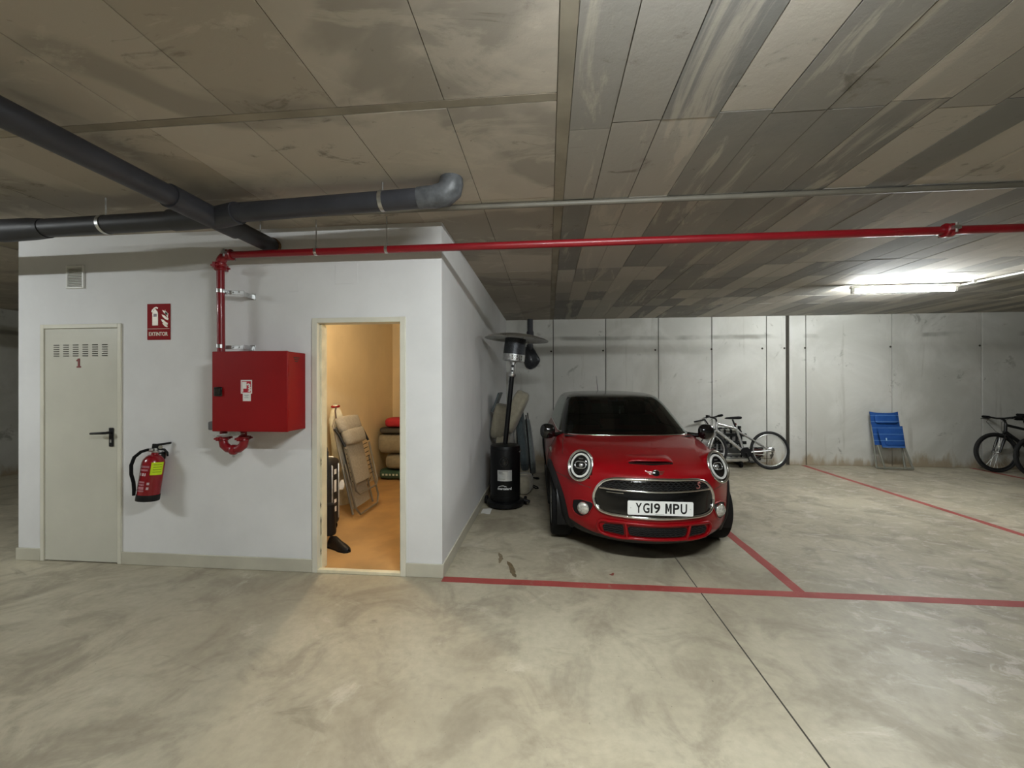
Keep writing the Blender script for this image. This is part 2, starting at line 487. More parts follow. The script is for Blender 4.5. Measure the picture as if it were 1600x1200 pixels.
# ------------------------------------------------------------------ white storeroom block
D1 = (-4.335, -3.570, 2.022)      # numbered door: outer frame x0, x1, top
D2 = (-1.884, -1.112, 2.036)      # open doorway
T = .10
struct(MB().box(XL, D1[0], YF, YF+T, 0, CEIL).box(D1[1], D2[0], YF, YF+T, 0, CEIL).box(D2[1], XS, YF, YF+T, 0, CEIL)
       .box(D1[0], D1[1], YF, YF+T, D1[2], CEIL).box(D2[0], D2[1], YF, YF+T, D2[2], CEIL).build('wall_front', M['white']))
struct(MB().box(XS-T, XS, YF+T, YB, 0, CEIL).build('wall_side', M['white']))
struct(MB().box(XL, XL+T, YF+T, YB, 0, CEIL).build('wall_end', M['white']))
struct(MB().box(-2.82, -2.72, YF+T, YB, 0, CEIL).build('wall_partition', M['cream']))
struct(MB().box(-2.72, XS-T, 6.75, 6.85, 0, CEIL).build('wall_storeroom', M['cream']))
struct(MB().box(-2.72, XS-T, YF+.02, 6.75, 0, .012).build('floor_storeroom', M['store_floor']))
# skirting tiles
def skirting(name, segs):
    b = MB()
    for s_ in segs: b.box(*s_, 0, .105)
    return struct(b.build(name, M['tile_base'], bevel=.003, seg=1))
skirting('baseboard_left', [(XL-.012, D1[0], YF-.012, YF)])
skirting('baseboard_middle', [(D1[1], D2[0], YF-.012, YF)])
skirting('baseboard_front', [(D2[1], XS+.012, YF-.012, YF)])
skirting('baseboard_side', [(XS, XS+.012, YF, YB-.006)])

# numbered door
d1 = struct(empty('door_1', ((D1[0]+D1[1])/2, YF, 0)))
hw = (D1[1]-D1[0])/2
MB().box(-hw, -hw+.035, -.012, .09, 0, D1[2]).box(hw-.035, hw, -.012, .09, 0, D1[2]).box(-hw+.035, hw-.035, -.012, .09, D1[2]-.035, D1[2]).build('door_frame', M['door_frame'], d1, bevel=.003)
lf = MB().box(-hw+.037, hw-.037, -.004, .036, .008, D1[2]-.038).build('door_leaf', M['door'], d1, bevel=.003)
_slot = MB().prism([(-.024, -.003), (.024, -.003), (.026, 0), (.024, .003), (-.024, .003), (-.026, 0)], -.0075, -.004).mesh('vent_slot'); _slot.materials.append(M['joint'])
for c in range(6):
    for r in range(6):
        o = bpy.data.objects.new('vent_slot', _slot); COL.objects.link(o); o.parent = lf
        o.location = (-hw+.15 + c*.0915, 0, 1.845 - r*.0185)
MB().prism([(-.020, 0), (.020, 0), (.020, .012), (.010, .012), (.010, .078), (-.004, .078), (-.024, .062), (-.018, .053), (-.008, .060), (-.008, .012), (-.020, .012)], -.0065, -.004, Matrix.Translation((-.02, 0, 1.652))).build('door_number', pm('number_red', srgb(120, 44, 40), .5), lf)
hp = MB().box(hw-.112, hw-.072, -.014, -.004, .985, 1.145).build('handle_plate', M['black'], lf, bevel=.008)
MB().tube([(hw-.092, -.012, 1.105), (hw-.092, -.058, 1.105), (hw-.105, -.066, 1.105), (hw-.215, -.066, 1.100)], [.011, .011, .011, .009], 10).build('door_handle', M['black'], lf, smooth=50)
MB().box(hw-.098, hw-.086, -.0155, -.013, 1.02, 1.045).build('keyhole', M['steel'], lf)

# open doorway: steel frame with flaking paint, threshold bar
d2 = struct(empty('door_2', ((D2[0]+D2[1])/2, YF, 0)))
hw2 = (D2[1]-D2[0])/2
for s in (-1, 1):
    a, b = sorted((s*hw2, s*(hw2-.045)))
    MB().box(a, b, -.014, .10, 0, D2[2]).build('jamb', M['door_frame'], d2, bevel=.003)
    a, b = sorted((s*(hw2-.045), s*(hw2-.062)))
    MB().box(a, b, .025, .10, 0, D2[2]-.045).build('rebate', M['jamb'], d2, bevel=.002)
MB().box(-hw2+.045, hw2-.045, -.014, .10, D2[2]-.04, D2[2]).build('door_head', M['door_frame'], d2, bevel=.003)
MB().box(-hw2+.03, hw2-.03, -.012, .03, 0, .026).build('threshold', M['jamb'], d2, bevel=.003)
for (z0, z1, x) in ((.28, .44, .0635), (.50, .56, .062), (.84, .92, .0645), (.12, .19, .063)):
    MB().prism([(0, z0), (.006, z0+.02), (.004, (z0+z1)/2), (.007, z1-.03), (.002, z1), (-.002, z1-.04), (0, (z0+z1)/2+.02)], .024, .0262, Matrix.Translation((-hw2+x-.012, 0, 0))).build('paint_chip', M['black'], d2)

# ------------------------------------------------------------------ red bay lines
def bay_line(name, x0, x1, y0, y1, label):
    n = 24; rows = [[], []]
    for i in range(n+1):
        f = i/n; j = lambda: rng.uniform(-.004, .004)
        if x1-x0 > y1-y0:
            rows[0].append((x0+(x1-x0)*f, y0+j(), 0)); rows[1].append((x0+(x1-x0)*f, y1+j(), 0))
        else:
            rows[0].append((x0+j(), y0+(y1-y0)*f, 0)); rows[1].append((x1+j(), y0+(y1-y0)*f, 0))
    return tag(MB().slab(rows, (0, 0, .0015)).build(name, M['line_red']), label, 'floor marking', 'red bay lines')
bay_line('bay_line', -.815, 8.6, 2.965, 3.045, 'long red painted line across the bay fronts, beside the storeroom corner')
bay_line('bay_line', 1.765, 1.845, 3.047, YB-.3, 'red painted line running back beside the red car')
bay_line('bay_line', 4.645, 4.725, 3.047, YB-.03, 'red painted line running back to the bicycle wall, beside the dark wall joint')
bay_line('bay_line', 7.45, 7.53, 3.047, YB-.03, 'red painted line running back toward the black bicycles')

# dried smears and rubbed tyre-tread marks on the floor
def smear(cx, cy, L, wd, ang, col, name, k=0):
    n = 14; up = []; dn = []
    for i in range(n+1):
        f = i/n; hh = wd*math.sin(PI*f)**.6*(.7+.5*rng.random())
        up.append((L*(f-.5), hh*.5 + .01*math.sin(5*f+k), 0)); dn.append((L*(f-.5), -hh*.5 + .01*math.sin(5*f+k), 0))
    m = pm(name+'_tone_%d' % k, col, .75, var=.25, scale=30)
    return MB().slab([dn, up], (0, 0, .0006)).xf(Matrix.Translation((cx, cy, 0)) @ Matrix.Rotation(R(ang), 4, 'Z')).build(name, m, fl)
smear(-.30, 3.22, .30, .05, 112, srgb(104, 90, 66), 'oil_smear', 1)
smear(-.42, 3.42, .22, .04, 100, srgb(124, 112, 90), 'oil_smear', 2)
smear(.50, 3.20, .05, .03, 20, srgb(128, 66, 52), 'paint_drip', 3)
# ================================================================== red fire main
fp = tag(empty('fire_pipe', (-2.565, 2.90, 1.755)), 'red fire main pipe rising from the hose cabinet and running along under the ceiling', 'pipe')
def rel(p): return (p[0]+2.565, p[1]-2.90, p[2]-1.755)
PR = .027
MB().tube([rel((-2.56, 2.9, 1.758)), rel((-2.565, 2.9, 2.43))], PR, 16).build('riser', M['pipe_red'], fp, smooth=50)
MB().tube([rel((-2.50, 2.9, 2.524)), rel((4.6, 2.90, 2.524)), rel((9.5, 2.90, 2.524))], PR, 16).build('pipe_run', M['pipe_red'], fp, smooth=50)
el = [rel((-2.565+.075*(1-math.cos(R(a))), 2.9, 2.449+.075*math.sin(R(a)))) for a in range(0, 91, 10)]
MB().tube(el, .034, 16).build('elbow', M['pipe_red'], fp, smooth=50)
def coupling(p, axis, parent, L=.062, r=.043):
    Mx = Matrix.Translation(p)
    if axis == 'x': Mx = Mx @ Matrix.Rotation(R(90), 4, 'Y')
    c = MB().lathe([(.028, -L/2), (r-.006, -L/2), (r, -L/2+.006), (r, -.012), (r-.006, 0), (r, .012), (r, L/2-.006), (r-.006, L/2), (.028, L/2)], 18, Mx).build('coupling', M['pipe_red'], parent, smooth=40)
    for s in (-1, 1):
        b = MB()
        b.add(*(lambda t: (t.v, t.f))(MB().obox((0, s*(r+.010), 0), (.022, .026, L*.7)).xf(Mx)))
        b.add(*(lambda t: (t.v, t.f))(MB().lathe([(.008, -.03), (.008, .03)], 6, Matrix.Translation((0, s*(r+.013), 0)) @ Matrix.Rotation(R(90), 4, 'Y')).xf(Mx)))
        b.build('bolt', M['steel'] if axis == 'x' else M['pipe_red'], c)
    return c
coupling(rel((-2.565, 2.9, 2.432)), 'z', fp)
coupling(rel((-2.49, 2.9, 2.524)), 'x', fp, .05)
coupling(rel((2.66, 2.9, 2.524)), 'x', fp, .06, .045)
for x in (-1.773, -1.213, 5.0, 7.2):
    h = MB().lathe([(.0275, -.011), (.0295, -.011), (.0295, .011), (.0275, .011)], 20, Matrix.Translation(rel((x, 2.9, 2.524))) @ Matrix.Rotation(R(90), 4, 'Y'), caps=False).build('hanger_ring', M['steel'], fp, smooth=50)
    MB().tube([rel((x, 2.9, 2.55)), rel((x, 2.9, CEIL+.006))], .0045, 8).lathe([(.011, 0), (.011, .014)], 6, Matrix.Translation(rel((x, 2.9, 2.557)))).build('hanger_rod', M['steel'], h, smooth=50)
for z, dz in ((2.235, -.016), (1.80, 0)):
    br = MB()
    br.obox(rel((-2.50, 2.925, z)), (.23, .010, .030), (0, R(3 if dz else 1), 0)).obox(rel((-2.39, 2.975, z+dz)), (.008, .11, .036)).obox(rel((-2.40, 3.026, z+dz)), (.06, .006, .05))
    br = br.build('strut_bracket', M['steel'], fp, bevel=.002)
    MB().lathe([(.0275, -.014), (.031, -.014), (.031, .014), (.0275, .014)], 20, Matrix.Translation(rel((-2.565, 2.9, z+.006))), caps=False).build('pipe_clamp', M['steel'], br, smooth=50)
    for k in range(3):
        MB().lathe([(.006, 0), (.006, .004)], 6, Matrix.Translation(rel((-2.53+.05*k, 2.9195, z))) @ Matrix.Rotation(R(90), 4, 'X')).build('bolt', M['steel'], br)
# trap loop below the cabinet
cz = 1.152
lp = [(-2.535, cz+.01), (-2.535, 1.095)] + [(-2.535+.012*math.sin(R(a)) - .0, 1.095-.02*a/90) for a in (45, 90)]
loop = [(-2.54, cz-.004), (-2.54, 1.10), (-2.545, 1.07), (-2.535, 1.03), (-2.50, 1.003), (-2.455, .995), (-2.41, 1.003), (-2.375, 1.03), (-2.365, 1.07), (-2.375, 1.10), (-2.375, cz-.004)]
MB().tube([rel((x, 2.9, z)) for x, z in loop], [.026,.026,.03,.032,.032,.029,.032,.032,.03,.026,.026], 14).build('trap_loop', M['pipe_red'], fp, smooth=50)
for (x, z) in ((-2.542, 1.085), (-2.370, 1.085)):
    coupling(rel((x, 2.9, z)), 'z', fp, .04, .038)
MB().lathe([(.034, -.02), (.040, -.012), (.040, .012), (.034, .02)], 16, Matrix.Translation(rel((-2.455, 2.9, .995))) @ Matrix.Rotation(R(90), 4, 'Y')).build('drain_coupling', M['pipe_red'], fp, smooth=40)
MB().lathe([(.010, -.03), (.010, 0)], 10, Matrix.Translation(rel((-2.455, 2.9, .968)))).build('drain_plug', M['steel'], fp, smooth=40)
MB().obox(rel((-2.47, 2.872, 1.115)), (.20, .012, .026), (0, R(-7), 0)).tube([rel((-2.60, 2.872, 1.104)), rel((-2.34, 2.872, 1.126))], .004, 6).build('strut_bracket', M['steel'], fp, bevel=.002)

# ================================================================== hose cabinet
hc = tag(empty('hose_cabinet', (-2.242, YF, 1.152)), 'red metal fire hose cabinet mounted on the white wall', 'cabinet')
cw, cd, ch = .30, .23, .602
MB().box(-cw, cw, -cd+.018, -.004, 0, ch).build('cabinet_body', M['red_paint'], hc, bevel=.004)
dr = MB().box(-cw-.004, cw+.004, -cd-.002, -cd+.016, -.003, ch+.003).build('cabinet_door', M['red_paint'], hc, bevel=.005)
MB().box(-cw+.018, -cw+.085, -cd-.014, -cd-.002, .265, .335).build('lock_recess', M['gloss_black'], dr, bevel=.006)
MB().box(-cw+.030, -cw+.072, -cd-.018, -cd-.012, .278, .322).build('lock_window', pm('smoked_plastic', srgb(40, 34, 28), .25), dr, bevel=.003)
sk = MB().box(-.068, .022, -cd-.0028, -cd-.002, .285, .387).build('sticker', M['paper'], dr)
MB().box(-.060, .014, -cd-.0034, -cd-.0026, .293, .379).build('sticker_field', pm('sign_red', srgb(176, 18, 40), .4), sk)
pic = MB().box(-.057, -.021, -cd-.004, -cd-.003, .322, .373).box(-.056, -.048, -cd-.004, -cd-.003, .298, .322)
strokes(pic, [[(-.018, .350), (-.006, .356), (.004, .350), (.000, .338), (.008, .330), (-.002, .322), (.008, .314), (.000, .304), (.010, .302)]], .011, -cd-.004, -cd-.003)
pic.build('sticker_pictogram', M['paper'], sk)
MB().box(-.052, .012, -cd-.0027, -cd-.002, .228, .285).build('inspection_note', M['paper'], dr)
strokes(MB(), [[(-.042, .274), (-.004, .274)], [(-.036, .266), (-.012, .266)], [(-.040, .255), (-.006, .255)]], .003, -cd-.0032, -cd-.0026).build('note_print', pm('grey_ink', srgb(130, 130, 140), .7), dr)
for k in range(3):
    MB().box(cw-.001, cw+.0015, -cd+.075+.008*k, -cd+.150-.012*k, ch-.045-.014*k, ch-.039-.014*k).build('vent_slot', M['joint'], hc)
for z_ in (.10, .44): MB().box(cw+.0005, cw+.006, -cd+.01, -cd+.03, z_, z_+.06).build('hinge', M['red_paint'], hc)
jb = tag(MB().box(-2.755, -2.60, YF-.045, YF-.001, 1.135, 1.205).build('junction_box', pm('grey_box', srgb(108, 109, 112), .5), bevel=.01), 'small grey plastic junction box behind the red hose cabinet', 'junction box')

# ================================================================== grey drain pipes under the ceiling
dp = tag(empty('drain_pipe', (-2.20, 2.40, 2.60)), 'dark grey plastic drain pipes branching under the ceiling with one upturned end', 'pipe')
def rd(p): return (p[0]+2.20, p[1]-2.40, p[2]-2.60)
ZP = 2.607; PRd = .060
MB().tube([rd((-2.2, -4.8, ZP-.01)), rd((-2.2, 2.2, ZP))], PRd, 22).build('main_pipe', M['pvc'], dp, smooth=50)
MB().tube([rd((-2.2, 2.55, ZP+.004)), rd((-2.215, YF+.01, ZP+.014))], PRd, 22).build('outlet_pipe', M['pvc'], dp, smooth=50)
MB().tube([rd((-2.213, YF-.03, ZP+.014)), rd((-2.214, YF-.004, ZP+.014))], [.069, .066], 20).build('mortar_collar', pm('mortar_brown', srgb(120, 92, 66), .9, var=.3, scale=40), dp, smooth=50)
MB().tube([rd((-2.05, 2.40, ZP+.01)), rd((-0.72, 2.40, ZP+.055))], PRd, 22).build('branch_pipe', M['pvc'], dp, smooth=50)
MB().tube([rd((-2.35, 2.42, ZP-.01)), rd((-4.6, 2.44, ZP-.035)), rd((-7.2, 2.46, ZP-.05))], PRd, 22).build('branch_pipe', M['pvc'], dp, smooth=50)
MB().tube([rd((-3.85, 2.432, ZP-.028)), rd((-3.80, 2.432, ZP-.027)), rd((-3.55, 2.43, ZP-.025)), rd((-3.44, 2.43, ZP-.024))], [.068, .076, .072, .064], 20).build('reducer_sleeve', M['pvc'], dp, smooth=50)
# swept cross fitting
MB().tube([rd((-2.2, 2.12, ZP)), rd((-2.2, 2.62, ZP))], .070, 22).tube([rd((-2.0, 2.40, ZP+.01)), rd((-2.2, 2.44, ZP))], .069, 20).tube([rd((-2.48, 2.42, ZP-.01)), rd((-2.2, 2.42, ZP))], .069, 20).build('junction_fitting', M['pvc'], dp, smooth=50)
ew = MB().tube([rd((-.80, 2.40, ZP+.053)), rd((-.70, 2.40, ZP+.056)), rd((-.635, 2.40, ZP+.066)), rd((-.60, 2.40, ZP+.10)), rd((-.59, 2.40, ZP+.14)), rd((-.59, 2.40, CEIL+.005))], [.064, .068, .074, .078, .074, .070], 20).build('upturned_elbow', M['tape'], dp, smooth=60)
for (x, y, z, nm) in ((-1.03, 2.40, ZP+.045, 1), (-2.98, 2.425, ZP-.018, 1)):
    MB().lathe([(.0605, -.012), (.0635, -.012), (.0635, .012), (.0605, .012)], 24, Matrix.Translation(rd((x, y, z))) @ Matrix.Rotation(R(90), 4, 'Y'), caps=False).tube([rd((x, y, z+.06)), rd((x, y, CEIL+.006))], .005, 8).build('pipe_clamp', M['steel'], dp, smooth=50)
for x, y in ((-2.20, 2.86),):
    MB().tube([rd((x, y, ZP+.05)), rd((x, y, CEIL+.006))], .005, 8).build('hanger_rod', M['steel'], dp, smooth=50)

# conduit clipped along the ceiling
cn = tag(MB().tube([(-2.6, 2.765, CEIL-.020), (-.6, 2.755, CEIL-.020), (1.45, 2.765, CEIL-.020), (9.5, 2.80, CEIL-.020)], .018, 12).build('ceiling_conduit', M['conduit'], smooth=50), 'thin pale conduit pipe fixed along the ceiling behind the red fire main', 'conduit')
cl = empty('lamp_conduit', (5.13, 5.47, CEIL-.042)); tag(cl, 'thin white conduit leading along the ceiling to the lit tube lamp', 'conduit')
MB().tube([(.0, 0, -.004), (.03, -.02, .012), (.14, -.56, .012), (.55, -2.5, .012), (1.2, -5.5, .012)], .011, 10).build('conduit_pipe', M['white_plastic'], cl, smooth=50)
for f in (.07, .5, .8):
    MB().box(.14*f/.25-.02 if f < .25 else .14+(f-.25)*.55-.02, .14*f/.25+.02 if f < .25 else .14+(f-.25)*.55+.02, -.56*f/.25-.008 if f < .25 else -.56-(f-.25)*2.59-.008, -.56*f/.25+.008 if f < .25 else -.56-(f-.25)*2.59+.008, -.002, .038).build('conduit_clip', M['white_plastic'], cl)

# soil pipe on the back wall with a wrapped lower end
sp = tag(empty('wall_drain', (-.345, YB-.08, 1.80)), 'dark grey drain pipe on the concrete wall, its lower end wrapped in dark plastic', 'pipe')
MB().tube([(0, 0, .25), (0, 0, CEIL-1.80+.005)], .055, 18).build('down_pipe', M['pvc'], sp, smooth=50)
MB().lathe([(.062, .60), (.068, .62), (.068, .72), (.062, .74)], 18).build('pipe_collar', M['pvc'], sp, smooth=50)
rows = []
for i in range(15):
    f = i/14; rr = .02 + .135*math.sin(PI*min(1, f*1.02)**.8)**.7 if f < 1 else .06
    rows.append([((rr*(1+.10*math.sin(3*a+7*f)+.06*math.sin(7*a-9*f)))*math.cos(a) + .02*math.sin(5*f), (rr*.55*(1+.08*math.sin(4*a+5*f)))*math.sin(a), .48*f) for a in [2*PI*k/28 for k in range(28)]])
MB().grid(rows, True).build('plastic_wrap', pm('dark_sack', srgb(46, 48, 52), .35, var=.3, scale=20, bump=.5, bscale=25), sp, smooth=70)
# ================================================================== things on the white wall
vg = tag(empty('wall_vent', (-4.003, YF, 2.325)), 'small white louvred vent grille high on the white wall above the numbered door', 'vent')
MB().box(-.085, -.068, -.014, 0, 0, .195).box(.068, .085, -.014, 0, 0, .195).box(-.068, .068, -.014, 0, 0, .016).box(-.068, .068, -.014, 0, .179, .195).build('vent_frame', M['white_plastic'], vg, bevel=.003)
MB().box(-.068, .068, -.002, 0, .016, .179).build('vent_back', M['strip'], vg)
_sl = MB().obox((0, -.009, 0), (.136, .012, .0025), (R(42), 0, 0)).mesh('slat'); _sl.materials.append(M['white_plastic'])
for k in range(12):
    o = bpy.data.objects.new('slat', _sl); COL.objects.link(o); o.parent = vg; o.location = (0, 0, .024+.0134*k)

sign_red = pm('sign_red_gloss', srgb(140, 8, 14), .55, var=.04, spec=.1)
sign_pale = pm('sign_photoluminescent', srgb(226, 214, 192), .35, var=.04)
es = tag(empty('extinguisher_sign', (-3.231, YF, 1.880)), 'red sign with extinguisher and flame symbols lettered EXTINTOR', 'sign')
MB().box(-.104, .104, -.006, 0, 0, .300).build('sign_board', sign_red, es, bevel=.002)
b = MB().box(-.055, -.004, -.0075, -.006, .120, .222)
b.prism([(-.055, .222), (-.046, .243), (-.013, .243), (-.004, .222)], -.0075, -.006)
b.box(-.038, -.021, -.0075, -.006, .243, .256)
strokes(b, [[(-.005, .262), (-.020, .268), (-.036, .263), (-.052, .248), (-.060, .230)]], .012, -.0075, -.006)
b.build('extinguisher_symbol', sign_pale, es)
MB().box(-.044, -.015, -.0082, -.0074, .193, .216).build('symbol_label', pm('sign_dark', srgb(60, 10, 12), .4), es)
fb = MB()
for i, (x, z, sc) in enumerate(((.035, .247, 1.0), (.030, .210, 1.1), (.022, .172, 1.15), (.036, .140, .85))):
    fb.prism([(x, z), (x+.010*sc, z-.018*sc), (x+.030*sc, z-.036*sc), (x+.052*sc, z-.044*sc), (x+.056*sc, z-.030*sc), (x+.040*sc, z-.022*sc), (x+.020*sc, z-.006*sc)], -.0075, -.006)
fb.prism([(.060, .252), (.066, .236), (.080, .226), (.086, .208), (.086, .180), (.078, .190), (.070, .206), (.060, .220), (.064, .236)], -.0075, -.006)
fb.build('flame_symbol', sign_pale, es)
MB().box(-.100, .100, -.0072, -.006, .090, .0925).build('sign_rule', sign_pale, es)
text('sign_lettering', 'EXTINTOR', .044, sign_pale, Matrix.Translation((-.002, -.0068, .047)) @ FACE, es, bold=.0007, sx=.80)

# fire extinguisher, hung a little crooked
fe = tag(empty('fire_extinguisher', (-3.225, YF-.103, .575), (0, R(7), R(38))), 'red fire extinguisher with black hose hung on the white wall', 'fire extinguisher')
fe.scale = (.89, .89, .89)
ER = .083
ext_red = pm('extinguisher_red', srgb(140, 12, 26), .25, var=.06, coat=.3)
MB().lathe([(.0, .004), (ER-.02, .0), (ER-.004, .008), (ER, .03), (ER, .335), (ER-.006, .362), (ER-.022, .388), (.046, .404), (.028, .410), (.024, .430), (.0, .430)], 32).build('cylinder', ext_red, fe, smooth=45)
MB().lathe([(ER+.0012, .0), (ER+.0025, .008), (ER+.0025, .050), (ER+.0012, .056)], 32, caps=False).build('base_ring', M['black'], fe, smooth=45)
def wrap(name, a0, a1, z0, z1, mat, parent, r=ER+.0012):
    rows = [[(r*math.cos(R(a0+(a1-a0)*k/12)), r*math.sin(R(a0+(a1-a0)*k/12)), z) for k in range(13)] for z in (z0, z1)]
    return MB().grid(rows).build(name, mat, parent, smooth=60)
pale = pm('label_print', srgb(176, 112, 122), .4, var=.25, scale=60)
lab_white = pm('label_white', srgb(206, 180, 184), .4, var=.15, scale=60)
for (z0, z1, a1) in ((.300, .318, 262), (.272, .288, 258)): wrap('label_print', 186, a1, z0, z1, pale, fe)
for (a0, a1) in ((196, 206), (211, 222), (229, 240), (244, 250)): wrap('label_pictogram', a0, a1, .228, .254, lab_white, fe)
for (z0, z1, a1) in ((.165, .180, 250), (.142, .158, 250), (.108, .132, 250), (.088, .102, 252)): wrap('label_print', 188, a1, z0, z1, pale, fe)
for z0 in (.150, .108): wrap('label_mark', 262, 274, z0, z0+.022, lab_white, fe)
wrap('inspection_tag', 270, 332, .238, .352, pm('fluorescent_yellow', srgb(208, 236, 20), .6, var=.05, scale=40), fe, ER+.0035)
for z0 in (.328, .306, .284, .262): wrap('tag_print', 280, 322, z0, z0+.005, pm('tag_ink', srgb(120, 150, 20), .6), fe, ER+.0045)
hd = MB().lathe([(.022, .428), (.030, .432), (.030, .446), (.020, .450), (.018, .470), (.0, .470)], 16).build('valve_head', M['steel'], fe, smooth=40)
MB().obox((.045, 0, .508), (.12, .028, .018), (0, R(-13), 0)).obox((.0, 0, .485), (.055, .026, .045)).build('squeeze_lever', M['black'], fe, bevel=.004)
MB().tube([(.02, 0, .462), (.06, 0, .458), (.086, 0, .430), (.092, 0, .398)], [.011, .011, .009, .007], 8).build('carry_handle', M['black'], fe, smooth=50)
MB().lathe([(.0, .0), (.016, .0), (.016, .012), (.0, .012)], 14, Matrix.Translation((.036, -.026, .483)) @ Matrix.Rotation(R(90), 4, 'X')).build('pressure_gauge', M['chrome'], fe, smooth=40)
hs = [(-.015, -.012, .452), (-.05, -.03, .455), (-.09, -.04, .438), (-.128, -.045, .39), (-.140, -.045, .32), (-.130, -.045, .24), (-.108, -.04, .17), (-.096, -.035, .10), (-.094, -.03, .05)]
MB().tube(hs, [.012, .013, .0135, .0135, .0135, .0135, .0135, .014, .011], 10).build('hose', M['rubber'], fe, smooth=60)
MB().tube([(-.02, -.012, .452), (-.045, -.027, .455)], .016, 10).build('hose_ferrule', M['steel'], fe, smooth=50)
MB().box(-.02, .02, ER-.004, .109, .33, .43).box(-.012, .012, .02, .109, .412, .424).xf(Matrix.Rotation(R(-38), 4, 'Z')).build('wall_bracket', M['black'], fe, bevel=.002)

# blank covers painted over on the wall
for (x, z, w, l) in ((-1.60, 2.385, .19, 'large blank square cover plate painted white, above the open doorway'), (-2.06, 2.30, .11, 'small blank square cover plate painted white, above the hose cabinet')):
    tag(MB().box(x-w/2, x+w/2, YF-.003, YF, z-w*.42, z+w*.42).build('cover_plate', M['white'], bevel=.001, seg=1), l, 'cover plate')
# ================================================================== red hatchback
def spl(tab):
    """monotone cubic through (x, y) pairs"""
    X = [a for a, _ in tab]; Y = [b for _, b in tab]; n = len(X)
    d = [(Y[i+1]-Y[i])/(X[i+1]-X[i]) for i in range(n-1)]
    m = [d[0]] + [0 if d[i-1]*d[i] <= 0 else 2*d[i-1]*d[i]/(d[i-1]+d[i]) for i in range(1, n-1)] + [d[-1]]
    def f(x):
        if x <= X[0]: return Y[0] + m[0]*(x-X[0])
        if x >= X[-1]: return Y[-1]
        i = max(k for k in range(n-1) if X[k] <= x)
        h = X[i+1]-X[i]; t = (x-X[i])/h
        return (2*t**3-3*t*t+1)*Y[i] + (t**3-2*t*t+t)*h*m[i] + (-2*t**3+3*t*t)*Y[i+1] + (t**3-t*t)*h*m[i+1]
    return f
c_yf = spl([(.150,.20),(.165,.145),(.19,.10),(.22,.05),(.26,.012),(.33,-.008),(.42,-.012),(.52,-.002),(.62,.010),(.70,.026),(.745,.045),(.78,.080),(.81,.135),(.84,.225),(.87,.36),(.90,.53),(.93,.74),(.955,.94),(.972,1.10)])
c_w = spl([(.150,.66),(.165,.71),(.19,.75),(.24,.80),(.32,.838),(.45,.855),(.58,.863),(.70,.855),(.78,.835),(.84,.808),(.88,.785),(.92,.765),(.955,.745),(.972,.735)])
c_yc = spl([(.15,.80),(.19,.82),(.70,.86),(.78,.92),(.84,1.02),(.88,1.10),(.92,1.20),(.972,1.40)])
NF = 2.0
c_yr = spl([(.15,3.60),(.19,3.70),(.30,3.82),(.50,3.85),(.70,3.83),(.85,3.78),(.972,3.72)])
def bulge(x, z):
    return .10*math.exp(-((abs(x)-.59)/.165)**2 - ((z-.85)/.085)**2) + .018*math.exp(-((abs(x)-.58)/.15)**2 - ((z-.68)/.08)**2)
def body_pt(z, u):
    # u in 0..1 walks the half outline from the nose centre to the tail centre
    w, yf, yc, yr = c_w(z), c_yf(z), c_yc(z), c_yr(z)
    n = NF
    if u < .45:
        a = (u/.45)*PI/2
        x = w*math.sin(a)**(2/n); y = yc-(yc-yf)*max(math.cos(a), 0)**(2/n)
        return x, y - bulge(x, z)
    if u < .75:
        return w, yc + (yr-.55-yc)*(u-.45)/.30
    a = ((u-.75)/.25)*PI/2; n = 3.2
    return w*max(math.cos(a), 0)**(2/n), (yr-.55)+.55*math.sin(a)**(2/n)
def yfront(x, z):
    w, yf, yc = c_w(z), c_yf(z), c_yc(z); n = NF
    return yc-(yc-yf)*max(1-(min(abs(x)/w, .999))**n, 0)**(1/n) - bulge(x, z)

car = tag(empty('hatchback_car', (0.876, 3.27, 0), (0, 0, R(1.8))), 'red compact hatchback with black roof and mirrors parked in the bay', 'car')
car.scale = (.98, 1, 1)
car_red = NT('car_red_paint')
_v = car_red.n('ShaderNodeTexCoord').outputs['Object']
_fl = car_red.n('ShaderNodeTexVoronoi'); car_red.l(_v, _fl.inputs[0]); _fl.inputs['Scale'].default_value = 900
_c = car_red.mix(car_red.math('MULTIPLY', _fl.outputs['Distance'], .5), srgb(144, 4, 15), srgb(122, 3, 11))
car_red.bsdf(_c, .38, 0, .2, None, .4)
car_red = car_red.m
RW, YW1, YW2 = .312, .80, 3.28
us = sorted(set([round(.45*(i/70)**.9, 5) for i in range(71)] + [.45+.30*i/60 for i in range(61)] + [.75+.25*i/24 for i in range(25)]))
zs = [.150, .156, .165, .177, .19, .20, .21] + [.22+(.74-.22)*i/34 for i in range(35)] + [.74+(.972-.74)*i/40 for i in range(1, 41)]
def clad_line(x, y):
    k = min(max((abs(x)-.46)/.30, 0), 1); k = k*k*(3-2*k)
    return .235 + .085*k
VC = .235
zs = sorted(set(round(z, 5) for z in zs if abs(z-VC) > .006) | {VC})
rows = []
for v_ in zs:
    wgt = max(0, (v_-.15)/(VC-.15)) if v_ < VC else max(0, (.45-v_)/(.45-VC))
    h = []
    for u in us:
        x, y = body_pt(v_, u); z = v_ + (clad_line(x, y)-VC)*wgt
        x, y = body_pt(z, u); h.append((x, y, z))
    rows.append(h + [(-x, y, z) for x, y, z in reversed(h[1:-1])])
bm = MB().grid(rows, True)
keep = []
